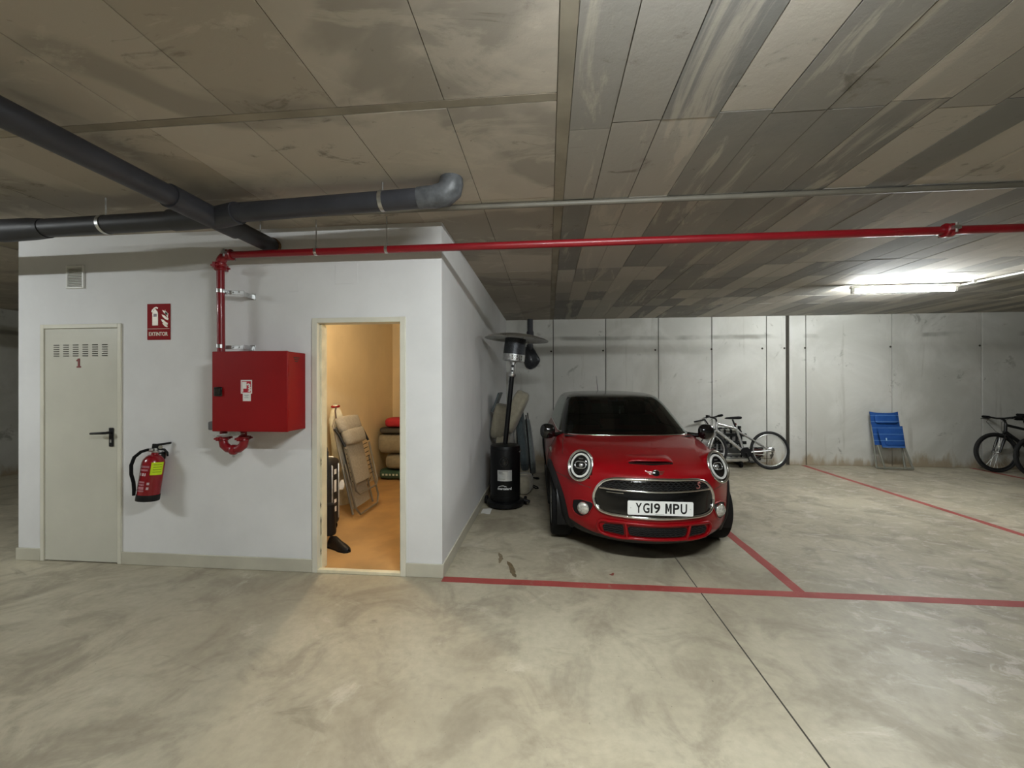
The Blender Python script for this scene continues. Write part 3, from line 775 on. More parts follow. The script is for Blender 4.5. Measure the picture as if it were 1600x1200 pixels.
for f in bm.f:
    cx = sum(bm.v[i][0] for i in f)/4; cy = sum(bm.v[i][1] for i in f)/4; czz = sum(bm.v[i][2] for i in f)/4
    if cy < .42 and ((abs(cx)-.59)/.09)**2 + ((czz-.785)/.108)**2 < 1: continue
    if abs(cx) > .55 and cy > .4 and min(math.hypot(cy-YW1, czz-RW), math.hypot(cy-YW2, czz-RW)) < .372: continue
    keep.append(f)
bm.f = keep
m_ = len(rows[0]); top = (len(rows)-1)*m_; k_ = len(us)
# close the top deck under the cabin (strip of quads side to side)
for i in range(1, k_-1):
    a, b = top+i, top+i+1
    c, d = top+(m_-i-1) % m_, top+(m_-i) % m_
    if i < k_-2: bm.f.append((a, b, c, d))
lowf, upf = [], []
rowcut = zs.index(VC)*len(rows[0])
for f in bm.f:
    (lowf if max(f) < rowcut+len(rows[0]) else upf).append(f)
lb = MB(); lb.v = list(bm.v); lb.f = lowf; bm.f = upf
def prune(mb):
    used = sorted(set(i for f in mb.f for i in f)); mp = {a: b for b, a in enumerate(used)}
    mb.v = [mb.v[i] for i in used]; mb.f = [tuple(mp[i] for i in f) for f in mb.f]; return mb
body = prune(bm).build('body_shell', car_red, car, smooth=40, recalc=True)
prune(lb).build('lower_cladding', M['black'], car, smooth=40)
def xside(y, z):
    w, yf, yc = c_w(z), c_yf(z), c_yc(z)
    if y >= yc: return w
    return w*max(1-((yc-y)/(yc-yf))**NF, 0)**(1/NF)
under = MB().box(-.55, .55, .45, 3.5, .14, .19).build('underbody', M['black'], car, bevel=.02)

def on_front(pts, off=.004):
    return [(x, yfront(x, z)-off, z) for x, z in pts]
def inside(x, z, poly):
    c = False; n = len(poly)
    for i in range(n):
        x0, z0 = poly[i]; x1, z1 = poly[(i+1) % n]
        if (z0 > z) != (z1 > z) and x < (x1-x0)*(z-z0)/(z1-z0)+x0: c = not c
    return c
def resample(poly, n, closed=True):
    P = [Vector((*p, 0)) for p in poly]
    if closed: P = P + [P[0]]
    L = [0]
    for i in range(1, len(P)): L.append(L[-1] + (P[i]-P[i-1]).length)
    out = []
    for k in range(n):
        s = L[-1]*k/(n if closed else n-1); i = 1
        while i < len(P)-1 and L[i] < s: i += 1
        t = (s-L[i-1])/max(L[i]-L[i-1], 1e-9); q = P[i-1].lerp(P[i], t); out.append((q.x, q.y))
    return out
def smooth_poly(poly, n=96, it=3, closed=True):
    p = resample(poly, n, closed)
    for _ in range(it):
        p = [((p[i-1][0]+2*p[i][0]+p[(i+1) % n][0])/4, (p[i-1][1]+2*p[i][1]+p[(i+1) % n][1])/4) if closed or 0 < i < n-1 else p[i] for i in range(n)]
    return p
def patch(poly, off, nx=40, nz=10):
    """panel that follows the body: spans the outline row by row"""
    z0 = min(p[1] for p in poly)+1e-4; z1 = max(p[1] for p in poly)-1e-4
    rows = []
    for j in range(nz+1):
        z = z0+(z1-z0)*j/nz; xs = []
        for i in range(len(poly)):
            a, b = poly[i], poly[(i+1) % len(poly)]
            if (a[1] > z) != (b[1] > z): xs.append(a[0]+(b[0]-a[0])*(z-a[1])/(b[1]-a[1]))
        if len(xs) < 2: continue
        xa, xb = min(xs), max(xs)
        rows.append(on_front([(xa+(xb-xa)*i/nx, z) for i in range(nx+1)], off))
    return MB().slab(rows, (0, .02, 0))

# --- grille
G = smooth_poly([(-.505,.56),(-.475,.645),(-.42,.700),(-.34,.722),(0,.730),(.34,.722),(.42,.700),(.475,.645),(.505,.56),(.490,.490),(.455,.450),(.38,.436),(0,.430),(-.38,.436),(-.455,.450),(-.490,.490)], 120, 2)
gr = patch(G, .006, 60, 22).build('grille', M['gloss_black'], car, smooth=40)
MB().tube(on_front(G, .012), .0135, 10, closed=True).build('chrome_surround', M['chrome'], gr, smooth=60)
MB().tube(on_front([(-.455+.91*i/40, .640-.004*math.cos(PI*(i-20)/40)) for i in range(41)], .016), .0085, 8).build('chrome_bar', M['chrome'], gr, smooth=60)
mesh_mat = pm('grille_mesh_black', srgb(34, 35, 37), .35)
for r_, z in enumerate((.655, .671, .687, .703)):
    hw_ = {0: .445, 1: .425, 2: .395, 3: .345}[r_]
    n = int(hw_*2/.042); ln = []
    for i in range(n*2+1):
        ln.append((-hw_+2*hw_*i/(n*2), z + (.005 if i % 2 else -.005)*(1 if r_ % 2 else -1)))
    MB().tube(on_front(ln, .010), .0038, 6).build('mesh_bar', mesh_mat, gr, smooth=60)
MB().tube(on_front([(-.40+.13*i/8, .612) for i in range(9)], .009), .003, 6).build('chrome_accent', M['chrome'], gr)
# red S badge
sb_ = [(.375,.690),(.366,.698),(.350,.695),(.347,.684),(.365,.674),(.364,.662),(.350,.655),(.334,.660)]
sb_ = [(x-.004+.25*(z-.67)*.3, z) for x, z in sb_]
bd = MB(); strokes(bd, [sb_], .009, -.004, .004)
bd.v = [(x, yfront(x, z)-.018+y, z) for x, y, z in bd.v]
label_part(bd.build('letter_badge', pm('badge_red', srgb(196, 130, 124), .25, .5), gr), 'red and silver letter S')
# --- number plate
py = yfront(0, .52)-.035
pl = MB(); pw, ph, pr = .26, .0555, .010
rp = [(pw-pr+pr*math.cos(R(a)), ph-pr+pr*math.sin(R(a))) for a in range(0, 91, 15)] + [(-pw+pr+pr*math.cos(R(a)), ph-pr+pr*math.sin(R(a))) for a in range(90, 181, 15)] + [(-pw+pr+pr*math.cos(R(a)), -ph+pr+pr*math.sin(R(a))) for a in range(180, 271, 15)] + [(pw-pr+pr*math.cos(R(a)), -ph+pr+pr*math.sin(R(a))) for a in range(270, 361, 15)]
PM = Matrix.Translation((.005, py, .518)) @ Matrix.Rotation(R(.8), 4, 'Y')
npl = pl.prism(rp, 0, .006, PM).build('number_plate', pm('plate_white', srgb(240, 242, 240), .35, var=.02), car)
ink = pm('plate_ink', srgb(14, 14, 14), .5)
px_ = -.197
for ch in 'YG19 MPU':
    if ch == ' ': px_ += .030; continue
    wch = .014 if ch == '1' else .050
    if ch == 'M':
        o = MB().prism([(0,0),(0,.079),(.015,.079),(.025,.036),(.035,.079),(.05,.079),(.05,0),(.037,0),(.037,.050),(.0285,.016),(.0215,.016),(.013,.050),(.013,0)], -.0014, .0004).build('plate_character', ink, npl)
    elif ch == '1':
        o = MB().box(0, .014, -.0014, .0004, 0, .079).build('plate_character', ink, npl)
    else:
        o = text('plate_character', ch, .108, ink, FACE, npl, bold=.0022)
        bx = [min(v.co.x for v in o.data.vertices), max(v.co.x for v in o.data.vertices), min(v.co.z for v in o.data.vertices), max(v.co.z for v in o.data.vertices)]
        o.data.transform(Matrix.Diagonal((wch/(bx[1]-bx[0]), 1, .079/(bx[3]-bx[2]), 1)) @ Matrix.Translation((-bx[0], -.0006, -bx[2])))
    o.data.transform(PM @ Matrix.Translation((px_, 0, -.039)))
    px_ += wch + .0105
for sx in (-.236, .236):
    MB().lathe([(.004, 0), (.004, .002)], 10, PM @ Matrix.Translation((sx, -.001, 0)) @ Matrix.Rotation(R(90), 4, 'X')).build('plate_screw', M['steel'], npl)
MB().box(-.04, .03, -.0006, .0004, -.048, -.046).xf(PM).build('plate_imprint', ink, npl)
# --- hood details
bx_ = on_front([(0, .773)], .006)[0]
hb = MB().lathe([(.0, .007), (.026, .006), (.030, .003), (.031, 0)], 24, Matrix.Translation(bx_) @ Matrix.Rotation(R(68), 4, 'X')).build('emblem', M['gloss_black'], car, smooth=50)
MB().tube([Vector(bx_)+Vector((.030*math.cos(R(a)), -.004-.030*math.sin(R(a))*.30, .030*math.sin(R(a))*.93)) for a in range(0, 360, 20)], .0035, 6, closed=True).build('emblem_ring', M['chrome'], hb, smooth=60)
for s in (-1, 1):
    for q, (zz, L) in enumerate(((.782, .078), (.773, .070), (.764, .058))):
        MB().tube(on_front([(s*(.031+(L-.031)*i/6), zz+.004*i/6) for i in range(7)], .004), [.004-.0004*i for i in range(7)], 6).build('emblem_wing', M['chrome'], hb, smooth=60)
# bonnet scoop: raised lip over a dark slot
def ztop(x, y):
    lo, hi = .70, .972
    for _ in range(30):
        mid = (lo+hi)/2
        if yfront(x, mid) < y: lo = mid
        else: hi = mid
    return lo
sc = patch(smooth_poly([(-.195,.832),(-.185,.840),(0,.843),(.185,.840),(.195,.832),(.185,.822),(0,.820),(-.185,.822)], 60, 1), .004, 30, 5).build('bonnet_scoop', M['gloss_black'], car, smooth=40)
rows = []
for j, (dy, dz) in enumerate(((-.012, .012), (-.006, .022), (.02, .024), (.07, .018), (.14, .004), (.18, -.003))):
    rows.append([(x_, y0_ + dy, ztop(x_, y0_+max(dy, 0)) + (dz+.005)*(1-abs(x_/.206)**5)-.005) for x_ in [-.205+.41*i/30 for i in range(31)] for y0_ in [yfront(x_, .838)]])
MB().slab(rows, (0, 0, -.006)).build('scoop_lip', car_red, sc, smooth=50)
# shut lines
for s in (-1, 1):
    MB().tube(on_front([(s*(.80-.03*i-.0*i), .672-.0035*i + .0) for i in range(4)] + [(s*.70, .655), (s*.60, .632), (s*.52, .622)], .0005), .003, 6).build('shut_line', M['joint'], car)
    # bonnet edge line from the lamp to the screen
    pts = [(s*x_, y_, ztop(x_, y_)+.001) for x_, y_ in ((.735,.62),(.725,.75),(.715,.90),(.700,1.0))]
    MB().tube(pts, .0028, 6).build('shut_line', M['joint'], car)
# --- headlamps
drl = pm('lamp_ring_white', srgb(214, 214, 210), .25, var=.04)
silver = pm('lamp_silver', (.55, .56, .56), .2, .9)
for s in (-1, 1):
    y0 = yfront(.59, .782)
    c = Vector((s*.59, y0+.016, .785))
    nrm = Vector((s*.42, -.84, .36)).normalized()
    zax = (Vector((0, 0, 1))-nrm*nrm.z).normalized(); xax = zax.cross(nrm)*-1
    L = Matrix((( *xax, 0), (*zax, 0), (*nrm, 0), (0, 0, 0, 1))).transposed()
    L = Matrix.Translation(c) @ L
    EA, EB = .112, .134
    def ell(f, d, n=40): return [L @ Vector((EA*f*math.cos(2*PI*k/n), EB*f*math.sin(2*PI*k/n), d)) for k in range(n)]
    hl = MB().grid([ell(1.0, -.12), ell(1.02, .0), ell(.98, .022), ell(.93, .026)], True).build('headlamp', car_red, car, smooth=60)
    MB().tube(ell(.985, .022), .0105, 10, closed=True).build('chrome_ring', M['chrome'], hl, smooth=60)
    MB().grid([ell(.94, .024), ell(.86, .020), ell(.80, .018)], True).build('black_bezel', M['gloss_black'], hl, smooth=60)
    MB().grid([ell(.81, .019), ell(.79, .028), ell(.68, .028), ell(.66, .014)], True).build('running_light_ring', drl, hl, smooth=45)
    MB().grid([ell(.67, .018), ell(.50, .012), ell(.2, .009), ell(.01, .008)], True).build('reflector_bowl', M['gloss_black'], hl, smooth=60)
    # projector: wide lens in a silver frame
    oval = [(.050*math.copysign(abs(math.cos(a))**.6, math.cos(a)), .030*math.copysign(abs(math.sin(a))**.8, math.sin(a))) for a in [2*PI*k/28 for k in range(28)]]
    MB().tube([L @ Vector((x_, z_+.004, .020)) for x_, z_ in oval], .0055, 8, closed=True).build('projector_frame', silver, hl, smooth=60)
    MB().lathe([(.0, .022), (.016, .018), (.024, .008), (.026, .0)], 18, L @ Matrix.Translation((0, .004, 0))).build('projector_lens', silver, hl, smooth=60)
    MB().obox((0, 0, 0), (.040, .010, .006)).xf(L @ Matrix.Translation((-.004*s, .060, .012))).build('reflector_fin', silver, hl)
# --- fog lamps
for s in (-1, 1):
    fp_ = smooth_poly([(s*.500,.475),(s*.505,.505),(s*.60,.508),(s*.665,.485),(s*.672,.42),(s*.655,.372),(s*.60,.352),(s*.545,.385)], 60, 2)
    fg = patch(fp_, .003, 20, 12).build('fog_lamp', M['black'], car, smooth=40)
    q = on_front([(s*.580, .440)], .012)[0]
    Lm = Matrix.Translation(q) @ Matrix.Rotation(R(22*s), 4, 'Z') @ Matrix.Rotation(R(90), 4, 'X')
    MB().lathe([(.052, -.03), (.054, .012), (.050, .016), (.046, .012)], 24, Lm, caps=False).build('chrome_ring', M['chrome'], fg, smooth=50)
    MB().lathe([(.047, .008), (.040, .018), (.022, .024), (.0, .026)], 24, Lm, caps=False).build('lens', pm('fog_glass', srgb(206, 206, 198), .08, .35, var=.35, scale=40), fg, smooth=60)
    MB().tube(on_front([fp_[i] for i in range(0, 60, 2)], .004), .006, 8, closed=True).build('fog_surround', car_red, fg, smooth=60)
# --- lower intake, red frame, black chin
def low(poly, nm):
    p = smooth_poly(poly, 60, 1)
    o = patch(p, .003, 24, 8).build(nm, M['black'], car, smooth=40)
    zz = [min(q[1] for q in p), max(q[1] for q in p)]
    for k, f in enumerate((.2, .4, .6, .8)):
        z = zz[0]+(zz[1]-zz[0])*f
        xsn = [q[0] for q in p if abs(q[1]-z) < .02]; xa, xb_ = min(xsn)+.012, max(xsn)-.012
        n = max(4, int((xb_-xa)/.02))
        MB().tube(on_front([(xa+(xb_-xa)*i/n, z+(.004 if i % 2 else -.004)) for i in range(n+1)], .007), .0032, 6).build('mesh_bar', mesh_mat, o)
    return o
low([(-.245,.352),(.245,.352),(.225,.272),(-.225,.272)], 'lower_intake')
for s in (-1, 1):
    low([(s*.275,.358),(s*.40,.356),(s*.435,.325),(s*.415,.272),(s*.262,.268)], 'side_intake')
frm = smooth_poly([(-.455,.372),(-.30,.380),(0,.376),(.30,.380),(.455,.372),(.475,.325),(.452,.262),(.40,.246),(.27,.240),(.235,.252),(-.235,.252),(-.27,.240),(-.40,.246),(-.452,.262),(-.475,.325)], 90, 1)
MB().tube(on_front(frm, .010), .013, 10, closed=True).build('intake_frame', car_red, car, smooth=60)
for s in (-1, 1):
    MB().tube(on_front([(s*.262, .376), (s*.252, .32), (s*.240, .25)], .012), .011, 8).build('intake_strut', car_red, car, smooth=60)
# --- cabin: pillars, roof and glass from one set of outlines
g_yf = spl([(.955,1.00),(1.0,1.085),(1.10,1.25),(1.20,1.41),(1.28,1.545),(1.335,1.66),(1.365,1.76),(1.385,1.90),(1.400,2.12),(1.408,2.30)])
g_w = spl([(.955,.735),(1.0,.722),(1.10,.688),(1.20,.650),(1.28,.615),(1.335,.582),(1.365,.548),(1.385,.49),(1.400,.37),(1.408,.20)])
g_yr = spl([(.955,3.70),(1.0,3.69),(1.10,3.65),(1.20,3.58),(1.28,3.50),(1.335,3.42),(1.365,3.34),(1.385,3.20),(1.400,2.98),(1.408,2.75)])
def cab_pt(z, u):
    w, yf, yr = g_w(z), g_yf(z), g_yr(z); dl = min(.42, (yr-yf)*.35); n = 3.0
    if u < .40:
        a = (u/.40)*PI/2
        return w*math.sin(a)**(2/n), yf+dl-dl*max(math.cos(a), 0)**(2/n)
    if u < .78: return w, yf+dl+(yr-.30-yf-dl)*(u-.40)/.38
    a = ((u-.78)/.22)*PI/2; n = 3.4
    return w*max(math.cos(a), 0)**(2/n), (yr-.30)+.30*math.sin(a)**(2/n)
gu = [.40*i/48 for i in range(49)] + [.40+.38*i/40 for i in range(1, 41)] + [.78+.22*i/20 for i in range(1, 21)]
gz = [.955+(1.335-.955)*i/26 for i in range(27)] + [1.345, 1.355, 1.365, 1.375, 1.383, 1.390, 1.396, 1.401, 1.405, 1.408]
full = [(u, 1) for u in gu] + [(u, -1) for u in reversed(gu[1:-1])]
def piece(test):
    mb = MB(); N = len(full); idx = {}
    for j in range(len(gz)-1):
        for i in range(N):
            u0, s0 = full[i]; u1, s1 = full[(i+1) % N]
            um, sm, zm = (u0+u1)/2, (1 if (s0 > 0 and s1 > 0) or i == 0 else (s0 if s0 == s1 else (1 if i < N/2 else -1))), (gz[j]+gz[j+1])/2
            if not test(um, sm, zm): continue
            q = []
            for (jj, ii) in ((j, i), (j, (i+1) % N), (j+1, (i+1) % N), (j+1, i)):
                if (jj, ii) not in idx:
                    u, s = full[ii]; x_, y_ = cab_pt(gz[jj], u)
                    idx[(jj, ii)] = len(mb.v); mb.v.append((s*x_, y_, gz[jj]))
                q.append(idx[(jj, ii)])
            mb.f.append(tuple(q))
    if not mb.f: return mb
    return mb
T0, T1 = .985, 1.325
def is_ws(u, z): return u < .285 and .965 < z < 1.345
def is_sw(u, z):
    lo = .345 + (z-T0)*.06
    return (T0 < z < 1.315) and ((lo < u < .545) or (.565 < u < .74))
def is_rw(u, z): return u > .90 and 1.02 < z < 1.31
def is_roof(u, z): return z > 1.345
glass = NT('tinted_car_glass')
_f = glass.n('ShaderNodeFresnel'); _f.inputs[0].default_value = 1.5
_tr = glass.n('ShaderNodeBsdfTransparent'); _gl = glass.n('ShaderNodeBsdfGlossy'); _mx = glass.n('ShaderNodeMixShader')
_nv = glass.n('ShaderNodeTexCoord').outputs['Object']
glass.l(glass.mix(glass.noise(_nv, 4, 2), (.11, .13, .12), (.15, .17, .16)), _tr.inputs[0])
_gl.inputs['Roughness'].default_value = .03; _gl.inputs['Color'].default_value = (.9, .95, .93, 1)
glass.l(_f.outputs[0], _mx.inputs[0]); glass.l(_tr.outputs[0], _mx.inputs[1]); glass.l(_gl.outputs[0], _mx.inputs[2]); glass.l(_mx.outputs[0], glass.out.inputs[0])
glass = glass.m
cab_black = pm('cab_gloss_black', srgb(20, 21, 22), .2, coat=.5)
pil = piece(lambda u, s, z: not is_ws(u, z) and not is_sw(u, z) and not is_rw(u, z) and not is_roof(u, z)).build('pillars', cab_black, car, smooth=40)
roof = piece(lambda u, s, z: is_roof(u, z))
n0 = len(roof.v)
N = len(full); ring = []
for i in range(N):
    u, s = full[i]; x_, y_ = cab_pt(gz[-1], u); roof.v.append((s*x_, y_, gz[-1])); ring.append(n0+i)
c0 = len(roof.v); roof.v.append((0, 2.5, 1.411))
for i in range(N): roof.f.append((ring[i], ring[(i+1) % N], c0))
roof = roof.build('roof', cab_black, car, smooth=40)
label_part(roof, 'gloss black roof')
piece(lambda u, s, z: is_ws(u, z)).build('windscreen', glass, car, smooth=60)
for s in (1, -1):
    for lo, hi in ((.30, .555), (.555, .80)):
        piece(lambda u, ss, z: is_sw(u, z) and ss == s and lo < u < hi).build('side_window', glass, car, smooth=60)
piece(lambda u, s, z: is_rw(u, z)).build('rear_window', glass, car, smooth=60)
MB().tube([(sx*x_, y_-.004, .962) for sx, pts in ((-1, list(reversed(gu[1:30]))), (1, gu[:30])) for u in pts for x_, y_ in [cab_pt(.962, u)]], .007, 8).build('cowl_trim', M['chrome'], car, smooth=60)
for s in (-1, 1):
    pts = [(s*(x_+.004), y_, .975) for u in [.30+.46*i/40 for i in range(41)] for x_, y_ in [cab_pt(.975, u)]]
    MB().tube(pts, .007, 8).build('belt_trim', M['chrome'], car, smooth=60)
MB().lathe([(.0, .016), (.014, .012), (.022, 0)], 12, Matrix.Translation((-.02, 2.95, 1.392))).tube([(-.02, 2.95, 1.40), (-.018, 3.12, 1.64)], [.004, .0018], 8).build('antenna', M['black'], car, smooth=60)
# --- mirrors
for s in (-1, 1):
    rows = []
    for i in range(13):
        t = PI*i/12
        rows.append([(s*.865 + .084*math.copysign(abs(math.cos(t))**.8, math.cos(t))*1.0, 1.14 + .062*math.sin(t)**.8*math.cos(a)*(1 if math.cos(a) < 0 else .5), .990 + .084*math.sin(t)**.75*math.sin(a)) for a in [2*PI*k/20 for k in range(20)]])
    mr = MB().grid(rows, True).build('door_mirror', M['gloss_black'], car, smooth=70)
    MB().tube([(s*.70, 1.22, .945), (s*.77, 1.18, .948), (s*.83, 1.15, .952)], [.034, .026, .022], 10).build('mirror_arm', M['gloss_black'], mr, smooth=60)
    sg = MB().tube([(s*(c_w(.80)+.006), .98, .80), (s*(c_w(.80)+.006), 1.12, .815)], [.010, .02], 8, flat=.5).build('side_scuttle', M['chrome'], car, smooth=60)
    # wheels and arches
    for yw in (YW1, YW2):
        rows = []
        for rr_, o_ in ((.352, -.05), (.356, .018), (.372, .022), (.425, .014), (.435, -.006)):
            rw_ = []
            for a_ in range(-14, 195, 4):
                yy, zz_ = yw-rr_*math.cos(R(a_)), RW+rr_*math.sin(R(a_))
                zq = max(.235, min(zz_, .74))
                rw_.append((s*(xside(yy, zq)+o_), yy, max(zz_, .20)))
            rows.append(rw_)
        MB().grid(rows).build('arch_trim', M['black'], car, smooth=50)
        Lw = Matrix.Translation((s*.50, yw, RW+.02)) @ Matrix.Rotation(R(90*s), 4, 'Y')
        ww = MB().lathe([(.0, -.02), (.37, -.02), (.372, .30)], 36, Lw, caps=False)
        ww.f = [f for f in ww.f if sum(ww.v[i][2] for i in f)/len(f) > .19]
        prune(ww).build('wheel_well', M['black'], car, smooth=40)
        Lw = Matrix.Translation((s*.745, yw, RW)) @ Matrix.Rotation(R(90*s), 4, 'Y')
        wh = MB().lathe([(.215, -.10), (.285, -.103), (.306, -.09), (.3115, -.06), (.312, 0), (.3115, .06), (.306, .09), (.285, .103), (.222, .100), (.218, .085)], 40, Lw, caps=False).build('tyre', M['rubber'], car, smooth=40)
        MB().lathe([(.214, -.09), (.218, .085), (.224, .096), (.212, .090), (.200, .06), (.195, -.08)], 40, Lw, caps=False).build('rim', M['alu'], wh, smooth=40)
        MB().lathe([(.0, .02), (.14, .02), (.142, .035), (.0, .04)], 28, Lw).build('brake_disc', M['steel'], wh, smooth=40)
        for k in range(5):
            a = 2*PI*k/5+.3
            MB().tube([(.03*math.cos(a), .03*math.sin(a), .085), (.12*math.cos(a), .12*math.sin(a), .078), (.208*math.cos(a), .208*math.sin(a), .075)], [.026, .022, .03], 8, flat=.6).xf(Lw).build('spoke', M['alu'], wh, smooth=60)
        MB().lathe([(.0, .098), (.03, .096), (.034, .080), (.0, .08)], 16, Lw).build('hub_cap', M['gloss_black'], wh, smooth=50)
    # sill cladding and door shut lines
    MB().box(min(s*.80, s*.862), max(s*.80, s*.862), 1.17, 2.91, .17, .275).build('sill', M['black'], car, bevel=.02)
    for yd in (1.24, 2.36):
        MB().tube([(s*(c_w(z)+.001), yd+.02*math.sin((z-.3)*4), z) for z in [.30+.65*i/14 for i in range(15)]], .003, 6).build('shut_line', M['joint'], car)
    MB().tube([(s*(c_w(.86)+.012), 2.08, .86), (s*(c_w(.86)+.022), 2.16, .862), (s*(c_w(.86)+.012), 2.25, .86)], .012, 8).build('door_handle', M['chrome'], car, smooth=60)
    tl = MB().lathe([(.0, .03), (.07, .02), (.085, 0)], 20, Matrix.Translation((s*.60, 3.74, .80)) @ Matrix.Rotation(R(-90), 4, 'X') @ Matrix.Diagonal((1, 1.4, 1, 1))).build('tail_lamp', pm('tail_red', srgb(150, 10, 14), .15), car, smooth=50)
# --- cabin interior
trim = pm('cabin_dark', srgb(30, 30, 31), .7)
MB().grid([[(-.68, 1.02, .95), (0, .98, .955), (.68, 1.02, .95)], [(-.68, 1.40, .965), (0, 1.42, .985), (.68, 1.40, .965)], [(-.68, 1.46, .80), (0, 1.50, .80), (.68, 1.46, .80)]]).build('dashboard', trim, car, smooth=60)
for sx in (-.36, .36):
    st = MB().obox((sx, 2.02, .78), (.46, .14, .66), (R(-12), 0, 0)).build('front_seat', trim, car, bevel=.05, seg=3)
    MB().obox((sx, 2.13, 1.19), (.25, .09, .17), (R(-12), 0, 0)).build('headrest', trim, st, bevel=.035, seg=3)
MB().obox((0, 3.02, .74), (1.16, .16, .60), (R(-14), 0, 0)).build('rear_seat', trim, car, bevel=.05, seg=3)
MB().tube([(-.36+.18*math.cos(R(a)), 1.62-.05*math.sin(R(a)), .93+.17*math.sin(R(a))) for a in range(0, 360, 15)], .014, 8, closed=True).obox((-.36, 1.615, .93), (.30, .03, .06), (R(15), 0, 0)).build('steering_wheel', M['black'], car, smooth=60)
rm = MB().obox((.0, 1.60, 1.275), (.22, .03, .06)).tube([(0, 1.60, 1.29), (0, 1.63, 1.335)], .008, 6).build('interior_mirror', M['black'], car, bevel=.01)
MB().tube([(.03, 1.59, 1.25), (.03, 1.59, 1.20)], .0015, 4).lathe([(.0, 0), (.012, .004), (.008, .02), (.011, .03), (.006, .05), (.0, .055)], 10, Matrix.Translation((.03, 1.59, 1.15))).build('hanging_charm', pm('charm_pale', srgb(190, 196, 190), .5), rm, smooth=50)
# ================================================================== patio heater
PH = (-.532, 4.90, 0)
ph = tag(empty('patio_heater', PH, (0, 0, 0)), 'black gas patio heater with leaning post and wide round reflector, beside the white wall', 'patio heater')
heat_black = pm('heater_black', srgb(13, 14, 15), .36, var=.08, spec=.3)
MB().lathe([(.205, .02), (.228, .028), (.232, .045), (.228, .075), (.205, .088), (.18, .090)], 40).build('base', heat_black, ph, smooth=40)
MB().lathe([(.178, .085), (.184, .10), (.184, .735), (.180, .750), (.150, .762), (.06, .772), (.0, .774)], 40).build('cylinder_housing', heat_black, ph, smooth=40)
for z in (.145, .71): MB().tube([(.185*math.cos(R(a)), .185*math.sin(R(a)), z) for a in range(0, 360, 9)], .004, 6, closed=True).build('housing_seam', heat_black, ph, smooth=60)
# recessed handle, plate, lettering on the shell (facing the lane)
def shell(x, z, off=.002, r=.184):
    return (x, -math.sqrt(r*r-x*x)-off, z)
MB().tube([shell(.004+.048*math.cos(R(a)), .575+.055*math.sin(R(a)), .001) for a in range(0, 360, 15)], .006, 8, closed=True).build('knob_recess', M['gloss_black'], ph, smooth=60)
MB().grid([[shell(.004+.03*math.cos(R(a))*f, .575+.036*math.sin(R(a))*f, .003+.006*(1-f)) for a in range(0, 360, 15)] for f in (1, .6, .05)], True).build('knob_dish', M['gloss_black'], ph, smooth=60)
MB().grid([[shell(-.075+.172*i/12, z, .0015) for i in range(13)] for z in (.345, .475)]).build('rating_plate', pm('brushed_plate', (.62, .63, .62), .35, .6, var=.1, scale=12), ph, smooth=60)
for z, a, b_ in ((.462, -.065, .05), (.447, -.06, -.01), (.432, -.06, .0), (.37, -.06, .02)):
    MB().grid([[shell(a+(b_-a)*i/6, q, .0022) for i in range(7)] for q in (z-.002, z+.002)]).build('plate_print', M['joint'], ph)
lt = text('housing_lettering', 'mercatard', .040, pm('white_print', srgb(214, 216, 216), .5), FACE, ph, bold=.0014)
for v in lt.data.vertices: v.co = Vector(shell(v.co.x+.010, v.co.z+.255, .0012 - v.co.y*.2))
sw = MB(); strokes(sw, [[(-.066, .272), (-.045, .284), (-.018, .291), (.004, .290), (.016, .280), (.024, .286), (.034, .276)]], .007, 0, .001)
sw.v = [shell(x, z, .0015+y) for x, y, z in sw.v]
sw.build('logo_swoosh', bpy.data.materials['white_print'], ph)
MB().tube([(.17, -.06, .715), (.196, -.07, .712), (.198, -.074, .690), (.178, -.07, .682)], .005, 6).build('door_latch', M['chrome'], ph, smooth=60)
# wheels at the back, transport axle
for s in (-1, 1):
    Mx = Matrix.Translation((s*.245, .07, .052)) @ Matrix.Rotation(R(90), 4, 'Y')
    wl = MB().lathe([(.018, -.018), (.044, -.018), (.052, -.010), (.052, .010), (.044, .018), (.018, .018)], 20, Mx).build('wheel', M['rubber'], ph, smooth=40)
    MB().lathe([(.016, -.020), (.016, .020)], 12, Mx).build('wheel_hub', M['steel'], wl, smooth=40)
MB().tube([(-.245, .07, .052), (.245, .07, .052)], .008, 8).build('axle', M['steel'], ph, smooth=50)
MB().obox((.265, -.02, .075), (.09, .05, .03), (0, R(20), 0)).build('foot_bracket', M['black'], ph, bevel=.008)
# leaning post with burner and reflector
TL = Matrix.Translation((.0, 0, .76)) @ Matrix.Rotation(R(5.8), 4, 'Y')
MB().tube([(0, 0, -.02), (0, 0, .86)], .030, 18).xf(TL).build('post', heat_black, ph, smooth=50)
MB().tube([(-.03, .0, .58), (-.036, .0, .85)], .005, 6).xf(TL).build('gas_hose', M['steel'], ph, smooth=50)
MB().lathe([(.040, .845), (.048, .855), (.048, .880), (.034, .885), (.034, 1.005), (.044, 1.010), (.044, 1.03)], 20, TL).build('valve_box', M['steel'], ph, smooth=40)
for z in (.975, .915): MB().lathe([(.0, .004), (.012 if z < .95 else .018, .002), (.012 if z < .95 else .018, -.006)], 12, TL @ Matrix.Translation((0, -.034, z)) @ Matrix.Rotation(R(90), 4, 'X')).build('control_knob', M['black'], ph, smooth=40)
bh = MB().lathe([(.115, 1.035), (.136, 1.04), (.138, 1.12)], 32, TL, caps=False).build('burner_base', M['steel'], ph, smooth=40)
MB().lathe([(.0, 1.036), (.116, 1.036)], 32, TL, caps=False).build('burner_floor', M['steel'], bh, smooth=40)
